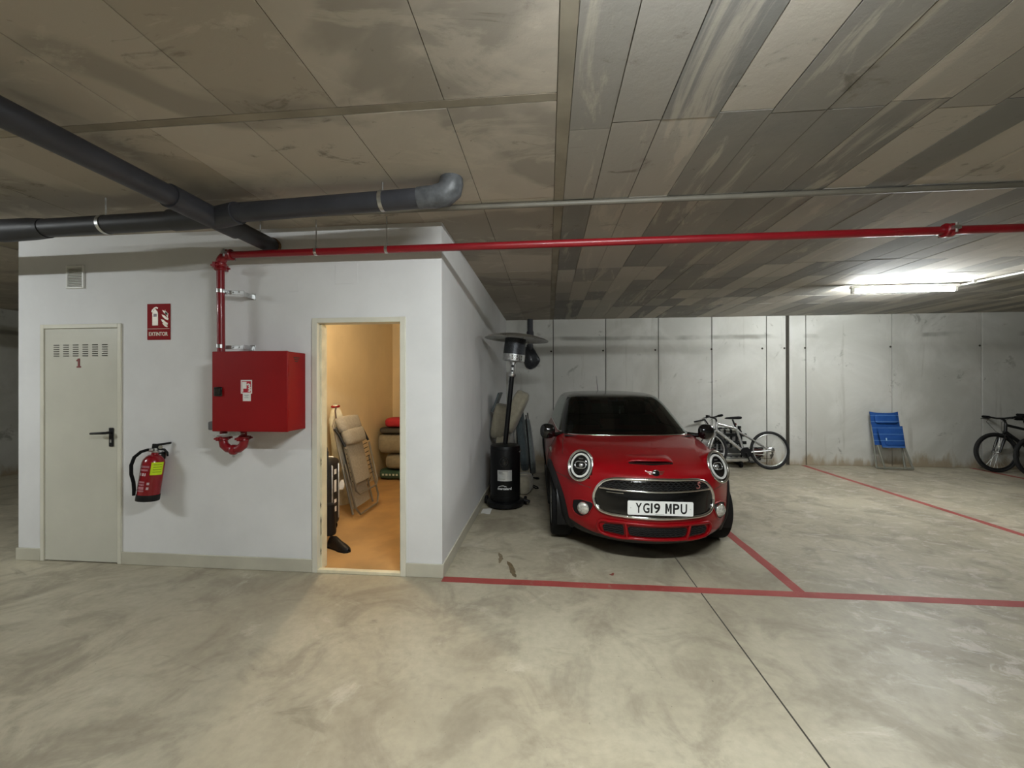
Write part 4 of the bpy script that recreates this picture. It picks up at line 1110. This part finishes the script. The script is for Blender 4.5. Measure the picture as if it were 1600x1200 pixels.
for r_ in range(2):
    for k in range(6):
        a = R(-104+12*k)
        MB().obox((.139*math.cos(a), .139*math.sin(a), 1.062+.034*r_), (.004, .022, .024), (0, 0, a)).xf(TL).build('burner_window', M['chrome'], bh)
em = NT('burner_mesh'); _v = em.n('ShaderNodeTexCoord').outputs['Object']
_w = em.n('ShaderNodeTexVoronoi'); em.l(_v, _w.inputs[0]); _w.inputs['Scale'].default_value = 130
em.bsdf(em.mix(em.ramp(_w.outputs['Distance'], .2, .6), srgb(24, 26, 30), srgb(66, 68, 72)), .45, .6)
MB().lathe([(.136, 1.12), (.130, 1.315)], 32, TL, caps=False).build('burner_screen', em.m, ph, smooth=40)
DT = TL @ Matrix.Translation((.01, 0, 1.32)) @ Matrix.Rotation(R(-1.5), 4, 'Y')
MB().lathe([(.0, .062), (.10, .058), (.24, .038), (.36, .006), (.392, -.010), (.396, -.018), (.388, -.016), (.355, -.002), (.238, .030), (.0, .054)], 56, DT).build('reflector', pm('brushed_reflector', (.50, .50, .48), .3, .9, var=.1, scale=14), ph, smooth=40)
for k in range(3):
    a = R(30+120*k)
    MB().tube([(.11*math.cos(a), .11*math.sin(a), 1.31), (.11*math.cos(a), .11*math.sin(a), 1.375)], .005, 6).xf(TL).build('reflector_stud', M['steel'], ph)

# paper on the floor
pp = MB().slab([[(-.785+.11*i/6, 4.56+.19*j/4, .003+.004*math.sin(i*.9+j)) for i in range(7)] for j in range(5)], (0, 0, .001))
tag(pp.build('paper_sheet', M['paper'], smooth=60), 'white folded paper lying on the floor in front of the patio heater', 'paper')

# ================================================================== folded sun loungers and cushions behind the heater
fab_grey = pm('grey_fabric', srgb(112, 118, 116), .85, var=.12, scale=30, bump=.3, bscale=220, sheen=.2)
fab_teal = pm('slate_fabric', srgb(72, 82, 84), .85, var=.12, scale=30, bump=.3, bscale=220, sheen=.2)
fab_beige = pm('beige_fabric', srgb(152, 145, 126), .85, var=.10, scale=20, bump=.3, bscale=220, sheen=.2)
fab_taupe = pm('taupe_fabric', srgb(138, 131, 113), .85, var=.10, scale=20, bump=.3, bscale=220, sheen=.2)
def cushion(name, size, mat, M_, parent=None, puff=.5, n=10, roll=None):
    """padded slab: rounded edges and a slightly lumpy face"""
    w, d, h = size; mb = MB(); rows = []
    for j in range(n*2+1):
        t = 2*PI*j/(n*2+1)
        cz_ = h/2*math.copysign(abs(math.sin(t))**.55, math.sin(t)); cy_ = d/2*math.copysign(abs(math.cos(t))**(.6), math.cos(t))
        row = []
        for i in range(n+1):
            f = -1+2*i/n
            e = max(1-abs(f)**6, 0)**.4*(1-.18*puff) + .18*puff*(1-f*f)
            row.append((w/2*f, cy_*(.35+.65*e)*(1+.05*math.sin(9*f+3*t)), cz_*(.75+.25*e)))
        rows.append(row)
    rows.append(rows[0])
    mb.grid(rows)
    m = len(rows[0])
    c1, c2 = len(mb.v), len(mb.v)+1
    mb.v.append(tuple(sum(rows[j][0][k] for j in range(len(rows)-1))/(len(rows)-1) for k in range(3)))
    mb.v.append(tuple(sum(rows[j][-1][k] for j in range(len(rows)-1))/(len(rows)-1) for k in range(3)))
    for j in range(len(rows)-1):
        mb.f.append((j*m, (j+1)*m, c1)); mb.f.append(((j+1)*m+m-1, j*m+m-1, c2))
    return mb.xf(M_).build(name, mat, parent, smooth=70)
TM = lambda loc, rot=(0,0,0): Matrix.Translation(loc) @ Euler(tuple(R(a) for a in rot)).to_matrix().to_4x4()

sl = tag(empty('folded_lounger', (-.38, 6.13, 0)), 'folded slate grey sun lounger standing upright behind the patio heater', 'sun lounger')
cushion('back_pad', (.13, .46, .96), fab_teal, TM((-.02, 0, .66), (0, -6, 0)), sl, .3)
cushion('seat_pad', (.10, .44, .84), fab_grey, TM((.10, .02, .55), (0, -7, 0)), sl, .3)
MB().tube([(.05, -.235, 1.05), (.10, -.24, .45), (.13, -.25, .10), (.13, -.30, .02), (.20, -.44, .014), (.235, -.42, .014), (.225, -.36, .014), (.15, -.24, .014), (.10, -.20, .03)], .009, 8).build('front_leg', M['black'], sl, smooth=60)
MB().tube([(.05, .235, 1.05), (.10, .24, .45), (.13, .23, .10), (.13, .20, .02), (.20, .14, .014), (.235, .17, .014), (.22, .22, .014), (.13, .22, .014)], .009, 8).build('rear_leg', M['black'], sl, smooth=60)
MB().tube([(-.10, -.24, .02), (-.14, -.24, 1.16), (-.14, .24, 1.16), (-.10, .24, .02)], .011, 8).build('frame', M['steel'], sl, smooth=60)
rl = tag(empty('cushion_roll', (-.345, 5.52, .0)), 'taupe cushion rolled up on the floor beside the patio heater base', 'cushion')
cushion('roll', (.36, .24, .25), fab_taupe, TM((0, 0, .128), (0, 0, 82)), rl)
MB().tube([(.125*math.cos(R(a)), -.03, .128+.13*math.sin(R(a))) for a in range(0, 360, 15)], .006, 6, closed=True).build('tie_cord', fab_beige, rl)
lc = tag(empty('folded_mattress', (-.63, 5.62, 0)), 'tall beige lounger mattress folded over against the white wall behind the patio heater', 'mattress')
cushion('lower_fold', (.20, .46, .84), fab_beige, TM((-.02, 0, .43), (0, 3, 0)), lc)
cushion('upper_fold', (.25, .44, .50), fab_taupe, TM((-.035, 0, .98), (0, 10, 0)), lc)
cushion('top_fold', (.21, .46, .62), fab_beige, TM((.165, .0, 1.12), (0, 24, 0)), lc)
MB().slab([[(-.155+.10*j/4, -.21+.42*i/4, 1.13+.26*j/4) for i in range(5)] for j in range(5)], (.018, 0, -.01)).build('edge_board', fab_teal, lc)

# ================================================================== storeroom contents
lamp = tag(empty('storeroom_bulb', (-1.95, 3.72, CEIL)), 'warm bulb hanging on a short cord inside the storeroom', 'lamp')
MB().tube([(0, 0, 0), (0, 0, -.10)], .004, 6).build('cord', M['black'], lamp)
MB().lathe([(.0, -.10), (.02, -.105), (.022, -.15), (.015, -.155)], 16).build('lamp_holder', M['black'], lamp, smooth=40)
MB().lathe([(.012, -.15), (.018, -.165), (.032, -.195), (.034, -.215), (.024, -.238), (.0, -.246)], 18, caps=False).build('bulb', M['bulb'], lamp, smooth=60)

# folded recliner leaning on the partition: textile panel laced into a tube frame
rc = tag(empty('folded_recliner', (-2.15, 4.48, .012), (R(-13), 0, R(90))), 'folded grey textile recliner with tube frame and head pillow leaning in the storeroom', 'recliner')
tube_grey = pm('painted_tube', srgb(126, 120, 108), .4, .3)
tex = pm('grey_textilene', srgb(150, 144, 132), .8, var=.1, scale=50, bump=.4, bscale=300)
W2 = .25
MB().tube([(-W2, 0, .05), (-W2, 0, 1.06), (-W2+.05, 0, 1.12), (W2-.05, 0, 1.12), (W2, 0, 1.06), (W2, 0, .05)], .012, 8).build('back_frame', tube_grey, rc, smooth=60)
MB().tube([(-W2-.04, -.06, .62), (-W2-.04, -.07, .12), (-W2+.03, -.07, .03), (W2-.03, -.07, .03), (W2+.04, -.07, .12), (W2+.04, -.06, .62)], .012, 8).build('leg_frame', tube_grey, rc, smooth=60)
MB().tube([(-W2-.02, -.11, .78), (-W2-.02, -.11, .30), (-W2+.04, -.11, .25), (W2-.04, -.11, .25), (W2+.02, -.11, .30), (W2+.02, -.11, .78)], .012, 8).build('seat_frame', tube_grey, rc, smooth=60)
MB().slab([[(-W2+.035+(2*W2-.07)*i/8, -.055-.012*math.sin(PI*i/8), .36+.50*j/8) for i in range(9)] for j in range(9)], (0, .012, 0)).build('seat_textile', tex, rc, smooth=60)
MB().slab([[(-W2+.035+(2*W2-.07)*i/8, .005-.012*math.sin(PI*i/8), .10+.94*j/8) for i in range(9)] for j in range(9)], (0, .012, 0)).build('back_textile', tex, rc, smooth=60)
for s in (-1, 1):
    for k in range(9):
        MB().tube([(s*(W2-.036), -.06, .40+.052*k), (s*(W2+.012), -.085, .41+.052*k)], .0045, 6).build('lacing', M['black'], rc)
cushion('head_pillow', (.46, .12, .19), tex, TM((0, -.05, 1.05), (-8, 0, 0)), rc, .6)
cushion('lumbar_pillow', (.44, .12, .19), tex, TM((.01, -.075, .90), (-5, 0, 0)), rc, .6)
for s in (-1, 1):
    MB().tube([(s*(W2+.03), -.10, .80), (s*(W2+.035), -.06, .95), (s*(W2+.03), -.02, 1.02)], .014, 8).build('armrest', M['black'], rc, smooth=60)
# second folded chair just beside, mostly hidden by the cases
rc2 = tag(empty('folded_chair', (-2.62, 3.98, .012), (R(-2), 0, R(90))), 'folded grey garden chair standing behind the black suitcase in the storeroom', 'chair')
MB().tube([(-.22, 0, .03), (-.22, 0, .98), (.22, 0, .98), (.22, 0, .03)], .012, 8).build('frame', tube_grey, rc2, smooth=60)
MB().slab([[(-.20+.40*i/8, -.012*math.sin(PI*i/8), .16+.80*j/8) for i in range(9)] for j in range(9)], (0, .012, 0)).build('textile', tex, rc2, smooth=60)
# drawstring bag
bg = tag(empty('drawstring_bag', (-2.575, 4.80, .012), (R(-1), R(-7), R(90))), 'tall pale storage bag with a red tie standing behind the folded recliner', 'bag')
bagm = pm('pale_nylon', srgb(206, 202, 180), .6, var=.15, scale=12, bump=.4, bscale=30)
rows = []
for j in range(15):
    f = j/14; z = 1.26*f; rr = .115*(1-.15*f) if f < .88 else .115*.85*(1-(f-.88)/.12*.72)
    rows.append([(rr*(1+.06*math.sin(3*a+9*f))*math.cos(a), rr*.8*(1+.07*math.sin(4*a-7*f))*math.sin(a), z) for a in [2*PI*k/20 for k in range(20)]])
MB().grid(rows, True).build('sack', bagm, bg, smooth=70)
MB().tube([(.045*math.cos(R(a)), .04*math.sin(R(a)), 1.235) for a in range(0, 360, 20)], .012, 8, closed=True).build('tie', M['red_paint'], bg, smooth=60)
MB().tube([(-.04, -.03, 1.235), (-.12, -.06, 1.20), (-.13, -.07, 1.12), (-.11, -.08, .95)], .009, 6).build('drawstring', pm('dark_cord', srgb(70, 50, 44), .7), bg, smooth=60)
for k in range(4):
    MB().box(-.012, .012, -.0985, -.094, 0, .035).xf(Matrix.Translation((.03+.010*k, 0, 1.06-.055*k)) @ Matrix.Rotation(R(10), 4, 'Y')).build('bag_print', pm('bag_print_pale', srgb(226, 216, 184), .6), bg)
# black wheeled cases
case_m = pm('case_black', srgb(24, 23, 23), .5, var=.2, scale=15)
def suitcase(loc, rz, size, label, tilt=0):
    t = tag(empty('suitcase', loc, (0, R(tilt), R(rz))), label, 'suitcase')
    w, d, h = size
    MB().box(-w/2, w/2, -d/2, d/2, .05, h).build('shell', case_m, t, bevel=.05, seg=4)
    for y in (-d*.28, d*.28): MB().tube([(-w/2-.002, y, .12), (-w/2-.002, y, h-.07), (-w/2+.06, y, h+.003), (w/2-.06, y, h+.003), (w/2+.002, y, h-.07), (w/2+.002, y, .12)], .008, 6).build('edge_piping', M['steel'] if label.startswith('tall') else M['black'], t, smooth=60)
    for sx in (-1, 1):
        for sy in (-1, 1):
            Mx = Matrix.Translation((sx*(w/2-.05), sy*(d/2-.03), .028)) @ Matrix.Rotation(R(90), 4, 'Y')
            MB().lathe([(.008, -.014), (.028, -.014), (.028, .014), (.008, .014)], 14, Mx).build('wheel', M['rubber'], t, smooth=40)
    MB().tube([(-.07, 0, h-.002), (-.06, 0, h+.03), (.06, 0, h+.03), (.07, 0, h-.002)], .009, 8).build('carry_handle', M['black'], t, smooth=60)
    return t
s1 = suitcase((-2.365, 3.87, .012), 0, (.40, .22, .74), 'tall black suitcase with pale edge piping near the storeroom door', 0)
for z_, h_ in ((.20, .05), (.29, .035), (.40, .12), (.58, .05)):
    MB().box(.198, .2015, -.02, .02, z_, z_+h_).build('case_print', M['paper'], s1)
s2 = suitcase((-2.30, 3.56, .012), 0, (.40, .20, .92), 'plain black suitcase closest to the storeroom door frame', 0)
lg = MB().slab([[(-.03+.06*i/3, .0+.012*math.sin(i+j), .10*j/4) for i in range(4)] for j in range(5)], (0, .002, 0)).xf(TM((.215, .085, .40), (0, 12, 80))).build('luggage_tag', M['paper'], s1)
# shoe
sh = tag(empty('shoe', (-2.02, 3.50, .012), (0, 0, R(-25))), 'black shoe on the storeroom floor by the door frame', 'shoe')
rows = []
for j, (f, w_, h_) in enumerate(((0, .02, .05), (.03, .037, .09), (.10, .036, .10), (.16, .040, .07), (.22, .044, .05), (.26, .034, .035), (.28, .012, .02))):
    rows.append([(f, w_*math.cos(a), .012+max(0, h_*math.sin(a))) for a in [PI*k/12 for k in range(13)]])
MB().grid(rows).build('upper', M['black'], sh, smooth=60)
MB().slab([[(f, w_*k/4, 0) for k in range(-4, 5)] for f, w_ in ((0, .03), (.04, .04), (.12, .037), (.20, .046), (.26, .036), (.285, .015))], (0, 0, .014)).build('sole', M['rubber'], sh, smooth=40)
MB().lathe([(.0, .0), (.055, 0), (.06, .02), (.045, .24), (.05, .28), (.0, .28)], 16, TM((-.02, .02, .10))).build('boot_shaft', M['black'], sh, smooth=50)
# cushions stacked at the far end
def st_c(z, size, mat, label, rz=0, dx=0):
    return tag(cushion('stacked_cushion', size, mat, TM((-2.36+dx, 6.24, z), (0, 0, rz))), label, 'cushion')
green = pm('green_cover', srgb(52, 84, 70), .8)
bt = st_c(.085, (.62, .50, .14), green, 'dark green packed cushion with pale lettering at the bottom of the storeroom stack', 2, -.02)
for k in range(5): 
    o = MB().box(-.02, .014, -.002, 0, -.012, .016).xf(TM((-2.56+.055*k, 5.975, .10))).build('cushion_print', pm('print_pale', srgb(196, 206, 196), .7), bt)
st_c(.285, (.56, .50, .24), fab_grey if False else fab_taupe, 'light grey cushion roll above the green pack in the storeroom stack', -3, .06)
st_c(.57, (.70, .54, .31), fab_taupe, 'largest taupe cushion bulging in the middle of the storeroom stack', 2, 0)
st_c(.775, (.66, .50, .09), pm('charcoal_fabric', srgb(64, 62, 58), .85), 'thin charcoal cushion under the red one in the storeroom stack', 0, 0)
st_c(.90, (.54, .44, .15), pm('red_fabric', srgb(176, 40, 52), .85), 'red cushion on top of the storeroom stack', -4, .03)
# dry twigs by the partition
tw = tag(empty('dried_twigs', (-2.60, 5.50, .012)), 'small bunch of dry twigs on the floor against the partition', 'twigs')
for k in range(7):
    a = R(50*k); MB().tube([(0, 0, .0), (.03*math.cos(a), .06*math.sin(a), .10+.01*k), (.05*math.cos(a), .12*math.sin(a), .15+.015*k)], [.005, .004, .002], 6).build('twig', pm('twig_brown', srgb(110, 88, 60), .9) if k == 0 else bpy.data.materials['twig_brown'], tw, smooth=60)
# ================================================================== bicycles
tyre_m = pm('bike_tyre', srgb(24, 24, 25), .8, bump=.3, bscale=150)
silver_paint = pm('silver_frame_paint', (.62, .62, .61), .25, .7, var=.05)
black_paint = pm('black_frame_paint', srgb(18, 18, 20), .3, coat=.3)
def bicycle(loc, rot, frame_m, label, rim_m, fork_m, front_only_details=False, hb_drop=0.0):
    t = tag(empty('bicycle', loc, rot), label, 'bicycle', None)
    WR, WB = .335, 1.05
    rx, fx = .52, .52-WB                         # rear and front axle x (front points to -x)
    BBp = (rx-.43, 0, .295); ST = (rx-.55, 0, .715); HT = (fx+.185, 0, .795); HB_ = (fx+.145, 0, .69)
    fr = MB().tube([HT, ST], [.024, .022], 12).tube([HB_, BBp], [.030, .027], 12).tube([BBp, ST], .021, 12)
    for s in (-1, 1):
        fr.tube([(ST[0]+.005, s*.012, ST[2]-.03), (rx-.10, s*.045, WR+.06), (rx, s*.062, WR)], [.014, .012, .010], 8)
        fr.tube([(BBp[0]+.02, s*.03, BBp[2]), (rx-.15, s*.05, WR-.02), (rx, s*.062, WR)], [.015, .013, .010], 8)
    fr.tube([(HT[0]-.01, 0, HT[2]+.03), (HB_[0]+.012, 0, HB_[2]-.03)], .021, 12)
    fr.build('frame', frame_m, t, smooth=50)
    for k in range(5):
        p = Vector(HB_).lerp(Vector(BBp), .22+.09*k)
        MB().obox(p+Vector((0, -.023, 0)), (.030, .004, .020), (0, R(47), 0)).build('frame_lettering', M['black'] if frame_m is silver_paint else M['steel'], t)
    fk = MB().tube([(HB_[0]-.012, 0, HB_[2]-.03), (HB_[0]-.03, 0, HB_[2]-.07)], .019, 10)
    for s in (-1, 1):
        fk.tube([(HB_[0]-.03, 0, HB_[2]-.07), (HB_[0]-.035, s*.055, HB_[2]-.075), (fx+.06, s*.058, .50), (fx, s*.056, WR)], [.022, .022, .019, .012], 10)
    fk.build('fork', fork_m, t, smooth=50)
    MB().tube([(HT[0]-.01, 0, HT[2]+.03), (HT[0]-.025, 0, HT[2]+.085), (HT[0]-.085, 0, HT[2]+.115)], [.016, .017, .015], 10).build('stem', M['black'], t, smooth=50)
    hbx, hbz = HT[0]-.085, HT[2]+.115+hb_drop
    hb_ = MB().tube([(hbx+.03, -.31, hbz+.03), (hbx+.02, -.18, hbz+.02), (hbx, -.06, hbz), (hbx, .06, hbz), (hbx+.02, .18, hbz+.02), (hbx+.03, .31, hbz+.03)], .016, 10).build('handlebar', M['black'], t, smooth=60)
    for s in (-1, 1):
        MB().tube([(hbx+.024, s*.20, hbz+.022), (hbx+.03, s*.315, hbz+.03)], .022, 10).build('grip', M['rubber'], hb_, smooth=60)
        MB().tube([(hbx+.02, s*.17, hbz+.015), (hbx-.035, s*.18, hbz+.0), (hbx-.045, s*.27, hbz-.005)], [.014, .009, .006], 8).build('brake_lever', M['black'], hb_, smooth=60)
        MB().tube([(hbx-.01, s*.17, hbz+.01), (hbx-.10, s*.12, hbz-.06), (hbx-.04, s*.05, hbz-.22), (HB_[0]-.02, s*.03, HB_[2]-.05)], .003, 5).build('brake_cable', M['black'], hb_, smooth=60)
    SPt = (ST[0]-.055, 0, ST[2]+.16)
    sp_ = MB().tube([ST, SPt], .0145, 10).build('seat_post', M['black'], t, smooth=50)
    rows = []
    for f, w_, h_ in ((-.14, .012, .012), (-.11, .022, .02), (-.04, .030, .026), (.03, .052, .030), (.09, .072, .034), (.125, .066, .030), (.14, .035, .018)):
        rows.append([(SPt[0]+.01+f, w_*math.cos(a), SPt[2]+.02+.012*(f+.14)/.28+h_*.8*math.sin(a)) for a in [2*PI*k/16 for k in range(16)]])
    MB().grid(rows, True).build('saddle', M['rubber'], t, smooth=60)
    MB().lathe([(.0, 0), (.022, 0), (.022, .018), (.0, .022)], 12, Matrix.Translation((SPt[0]+.04, 0, ST[2]+.075)) @ Matrix.Rotation(R(90), 4, 'Y')).build('rear_light', pm('reflector_red', srgb(90, 16, 16), .2), t, smooth=50)
    for ax, nm in ((fx, 'front_wheel'), (rx, 'rear_wheel')):
        wt = MB().tube([(ax+(WR-.024)*math.cos(R(a)), 0, WR+(WR-.024)*math.sin(R(a))) for a in range(0, 360, 6)], .024, 10, closed=True).build(nm, tyre_m, t, smooth=60)
        MB().tube([(ax+(WR-.058)*math.cos(R(a)), 0, WR+(WR-.058)*math.sin(R(a))) for a in range(0, 360, 6)], .012, 8, closed=True).build('rim', rim_m, wt, smooth=60)
        sk_ = MB()
        for k in range(28):
            a = 2*PI*k/28; s = 1 if k % 2 else -1; b_ = a+(.5 if k % 4 < 2 else -.5)
            sk_.tube([(ax+.022*math.cos(b_), s*.025, WR+.022*math.sin(b_)), (ax+(WR-.062)*math.cos(a), 0, WR+(WR-.062)*math.sin(a))], .0011, 4, caps=False)
        so = sk_.build('spokes', M['steel'], wt); so['kind'] = 'stuff'
        MB().lathe([(.012, -.055), (.028, -.03), (.018, -.025), (.018, .025), (.028, .03), (.012, .055)], 14, Matrix.Translation((ax, 0, WR)) @ Matrix.Rotation(R(90), 4, 'X')).build('hub', M['steel'], wt, smooth=50)
    Mx = Matrix.Translation((BBp[0], -.055, BBp[2])) @ Matrix.Rotation(R(90), 4, 'X')
    MB().lathe([(.0, -.004), (.088, -.004), (.092, 0), (.088, .004), (.0, .004)], 30, Mx).build('chainring', M['black'], t, smooth=40)
    MB().lathe([(.0, -.012), (.045, -.012), (.056, -.004), (.056, .004), (.04, .014), (.0, .014)], 20, Matrix.Translation((rx, -.048, WR)) @ Matrix.Rotation(R(90), 4, 'X')).build('cassette', M['steel'], t, smooth=40)
    MB().tube([(BBp[0]+.01, -.055, BBp[2]+.09), (rx, -.05, WR+.055)], .004, 6).tube([(BBp[0]+.01, -.055, BBp[2]-.09), (rx-.02, -.05, WR-.14), (rx+.02, -.05, WR-.10), (rx+.01, -.05, WR-.05)], .004, 6).build('chain', M['joint'], t, smooth=50)
    MB().lathe([(.0, -.008), (.024, -.008), (.024, .008), (.0, .008)], 12, Matrix.Translation((rx+.0, -.055, WR-.085)) @ Matrix.Rotation(R(90), 4, 'X')).tube([(rx, -.06, WR-.02), (rx+.02, -.062, WR-.07), (rx-.02, -.06, WR-.14)], .010, 6).build('derailleur', M['joint'], t, smooth=40)
    for s, a in ((-1, R(-75)), (1, R(105))):
        e = (BBp[0]+.165*math.cos(a), s*.075, BBp[2]+.165*math.sin(a))
        ck = MB().tube([(BBp[0], s*.07, BBp[2]), e], .011, 8).build('crank_arm', M['black'], t, smooth=50)
        MB().obox((e[0], s*.125, e[2]), (.09, .085, .022)).build('pedal', M['black'], ck, bevel=.006)
    return t
b1 = bicycle((3.37, 7.34, 0), (R(-6), 0, R(1)), silver_paint, 'silver mountain bicycle leaning on the carrier beside the red car', pm('rim_silver', (.7, .7, .7), .3, .8), silver_paint)
# pump clipped to the frame
MB().tube([(-.20, .035, .735), (.0, .03, .72)], .011, 8).build('frame_pump', M['steel'], b1, smooth=50)
b2 = bicycle((8.10, 7.41, 0), (R(-4), 0, R(-2)), black_paint, 'black bicycle standing closest to the concrete wall', pm('rim_black', srgb(24, 24, 26), .4), black_paint)
b3 = bicycle((8.23, 6.99, 0), (R(-5), 0, R(1)), black_paint, 'black bicycle standing in front of the other black one', bpy.data.materials['rim_black'], black_paint, hb_drop=.07)
MB().lathe([(.0, .008), (.018, .004), (.020, 0)], 12, Matrix.Translation((-.36, -.03, .70)) @ Matrix.Rotation(R(90), 4, 'X')).build('front_reflector', pm('reflector_white', srgb(240, 240, 240), .1), b3, smooth=40)

# ================================================================== car bike carrier behind the silver bicycle
bc = tag(empty('bike_carrier', (3.33, 7.64, 0)), 'black and grey towing bike carrier against the wall behind the silver bicycle', 'bike carrier')
for y in (-.10, .08):
    ry = MB().box(-.56, .56, y-.035, y+.035, .10, .125).box(-.56, .56, y-.04, y-.032, .10, .15).box(-.56, .56, y+.032, y+.04, .10, .15).build('wheel_rail', M['alu'], bc, bevel=.004)
    for x in (-.45, .45): MB().obox((x, y, .16), (.05, .085, .06)).build('wheel_strap', M['black'], ry, bevel=.01)
MB().box(-.18, -.13, -.17, .14, .04, .11).box(.10, .15, -.17, .14, .04, .11).build('cross_beam', M['black'], bc, bevel=.006)
for x in (-.155, .125):
    MB().lathe([(.0, -.02), (.05, -.02), (.055, 0), (.05, .02), (.0, .02)], 16, Matrix.Translation((x, -.15, .055)) @ Matrix.Rotation(R(90), 4, 'Y')).build('transport_wheel', M['rubber'], bc, smooth=40)
MB().tube([(-.22, .09, .12), (-.22, .09, .62), (-.18, .09, .68), (.20, .09, .68), (.24, .09, .62), (.24, .09, .12)], .017, 10).build('hoop_frame', M['black'], bc, smooth=60)
for x, z, l in ((-.10, .68, .10), (.12, .68, .09)):
    a_ = MB().tube([(x, .09, z), (x+.02, -.06, z+.03), (x+.03, -l, z+.02)], .013, 8).build('clamp_arm', M['steel'], bc, smooth=60)
    MB().lathe([(.0, -.03), (.028, -.03), (.032, 0), (.028, .03), (.0, .03)], 12, Matrix.Translation((x+.02, -.06, z+.03))).build('clamp_knob', M['black'], a_, smooth=40)
MB().box(-.20, .10, -.175, -.160, .20, .36).build('plate_holder', pm('plate_holder_grey', srgb(72, 74, 74), .5), bc, bevel=.006)
for s in (-1, 1):
    lb_ = MB().box(min(s*.30, s*.52), max(s*.30, s*.52), -.14, -.09, .19, .36).build('light_unit', M['black'], bc, bevel=.012)
    MB().box(min(s*.32, s*.50), max(s*.32, s*.50), -.146, -.138, .21, .34).build('light_lens', pm('lens_dark_red', srgb(70, 16, 18), .15) if s < 0 else bpy.data.materials['lens_dark_red'], lb_, bevel=.004)
MB().tube([(-.52, -.16, .24), (-.25, -.165, .25), (.30, -.165, .25), (.52, -.16, .24)], .012, 8).build('light_bar', M['alu'], bc, smooth=50)
for x in (-.15, -.05, .06, .16):
    MB().box(x-.018, x+.018, .075, .105, .14, .66).build('folded_rib', M['black'], bc, bevel=.006)
for z in (.24, .42, .56):
    MB().box(-.30, .32, .05, .075, z-.03, z+.03).build('cross_bar', M['black'], bc, bevel=.008)
MB().tube([(-.44, .02, .14), (-.52, .02, .40), (-.40, .03, .60), (-.22, .09, .66)], .012, 8).build('arm_strap', M['black'], bc, smooth=60)
MB().tube([(-.30, .09, .68), (-.42, .06, .84), (-.62, .04, .80)], .014, 8).build('tilt_lever', M['black'], bc, smooth=60)

# ================================================================== blue folded beach chair
bch = tag(empty('beach_chair', (6.0, 7.55, 0), (R(-7), 0, R(-2))), 'folded blue striped beach chair with grey legs leaning on the concrete wall', 'chair')
blue = NT('blue_striped_canvas'); _p = blue.n('ShaderNodeTexCoord').outputs['Object']
_s = blue.n('ShaderNodeSeparateXYZ'); blue.l(_p, _s.inputs[0])
_st = blue.math('FRACT', blue.math('MULTIPLY', _s.outputs[2], 9.0))
_k = blue.ramp(blue.math('ABSOLUTE', blue.math('SUBTRACT', _st, .5)), .06, .02)
_c = blue.mix(blue.noise(_p, 14, 3), srgb(24, 66, 132), srgb(36, 88, 160))
_c = blue.mix(blue.math('MULTIPLY', blue.math('SUBTRACT', 1.0, blue.ramp(blue.math('ABSOLUTE', blue.math('SUBTRACT', _st, .5)), .03, .06)), .55), _c, srgb(120, 160, 206))
blue.bsdf(_c, .75, 0, .3, blue.bump(blue.noise(_p, 300, 2), .3, .001)); blue = blue.m
leg_m = pm('beach_tube', srgb(150, 150, 140), .4, .5)
MB().tube([(-.215, .02, .02), (-.225, .03, 1.0)], .015, 8).build('back_upright', leg_m, bch, smooth=50)
MB().tube([(.235, .02, .02), (.205, .03, 1.0)], .015, 8).build('back_upright', leg_m, bch, smooth=50)
MB().tube([(-.14, -.06, .02), (-.21, -.05, .42)], .014, 8).build('front_leg', leg_m, bch, smooth=50)
MB().tube([(.30, -.06, .02), (.20, -.05, .42)], .014, 8).build('front_leg', leg_m, bch, smooth=50)
MB().tube([(-.17, -.06, .02), (.31, -.06, .02)], .015, 8).build('foot_bar', leg_m, bch, smooth=50)
MB().tube([(-.215, .02, .015), (.235, .02, .015)], .011, 8).build('foot_bar', leg_m, bch, smooth=50)
MB().slab([[(-.245+.03*(1-j/10)+(.455-.02*(1-j/10))*i/8, .01-.02*math.sin(PI*i/8), .42+.57*j/10+.022*abs(i/4-1)**3*(j == 10)) for i in range(9)] for j in range(11)], (0, .012, 0)).build('back_canvas', blue, bch, smooth=60)
cushion('head_cushion', (.36, .05, .16), blue, TM((-.015, -.02, .88), (-4, 0, 0)), bch, .5)
st_ = MB().slab([[(-.16-.05*j/6+.36*i/8+(.035*j/6)*(i/8), -.085-.02*math.sin(PI*i/8), .375+.33*j/6+.05*(i/8)*(j/6)) for i in range(9)] for j in range(7)], (0, .012, 0)).build('seat_canvas', blue, bch, smooth=60)
MB().box(-.115, -.075, -.112, -.108, .50, .545).build('maker_label', pm('label_pale_blue', srgb(170, 204, 226), .6), st_)
cushion('seat_pocket', (.30, .03, .17), blue, TM((.03, -.10, .50), (0, -3, 0)), bch, .4)
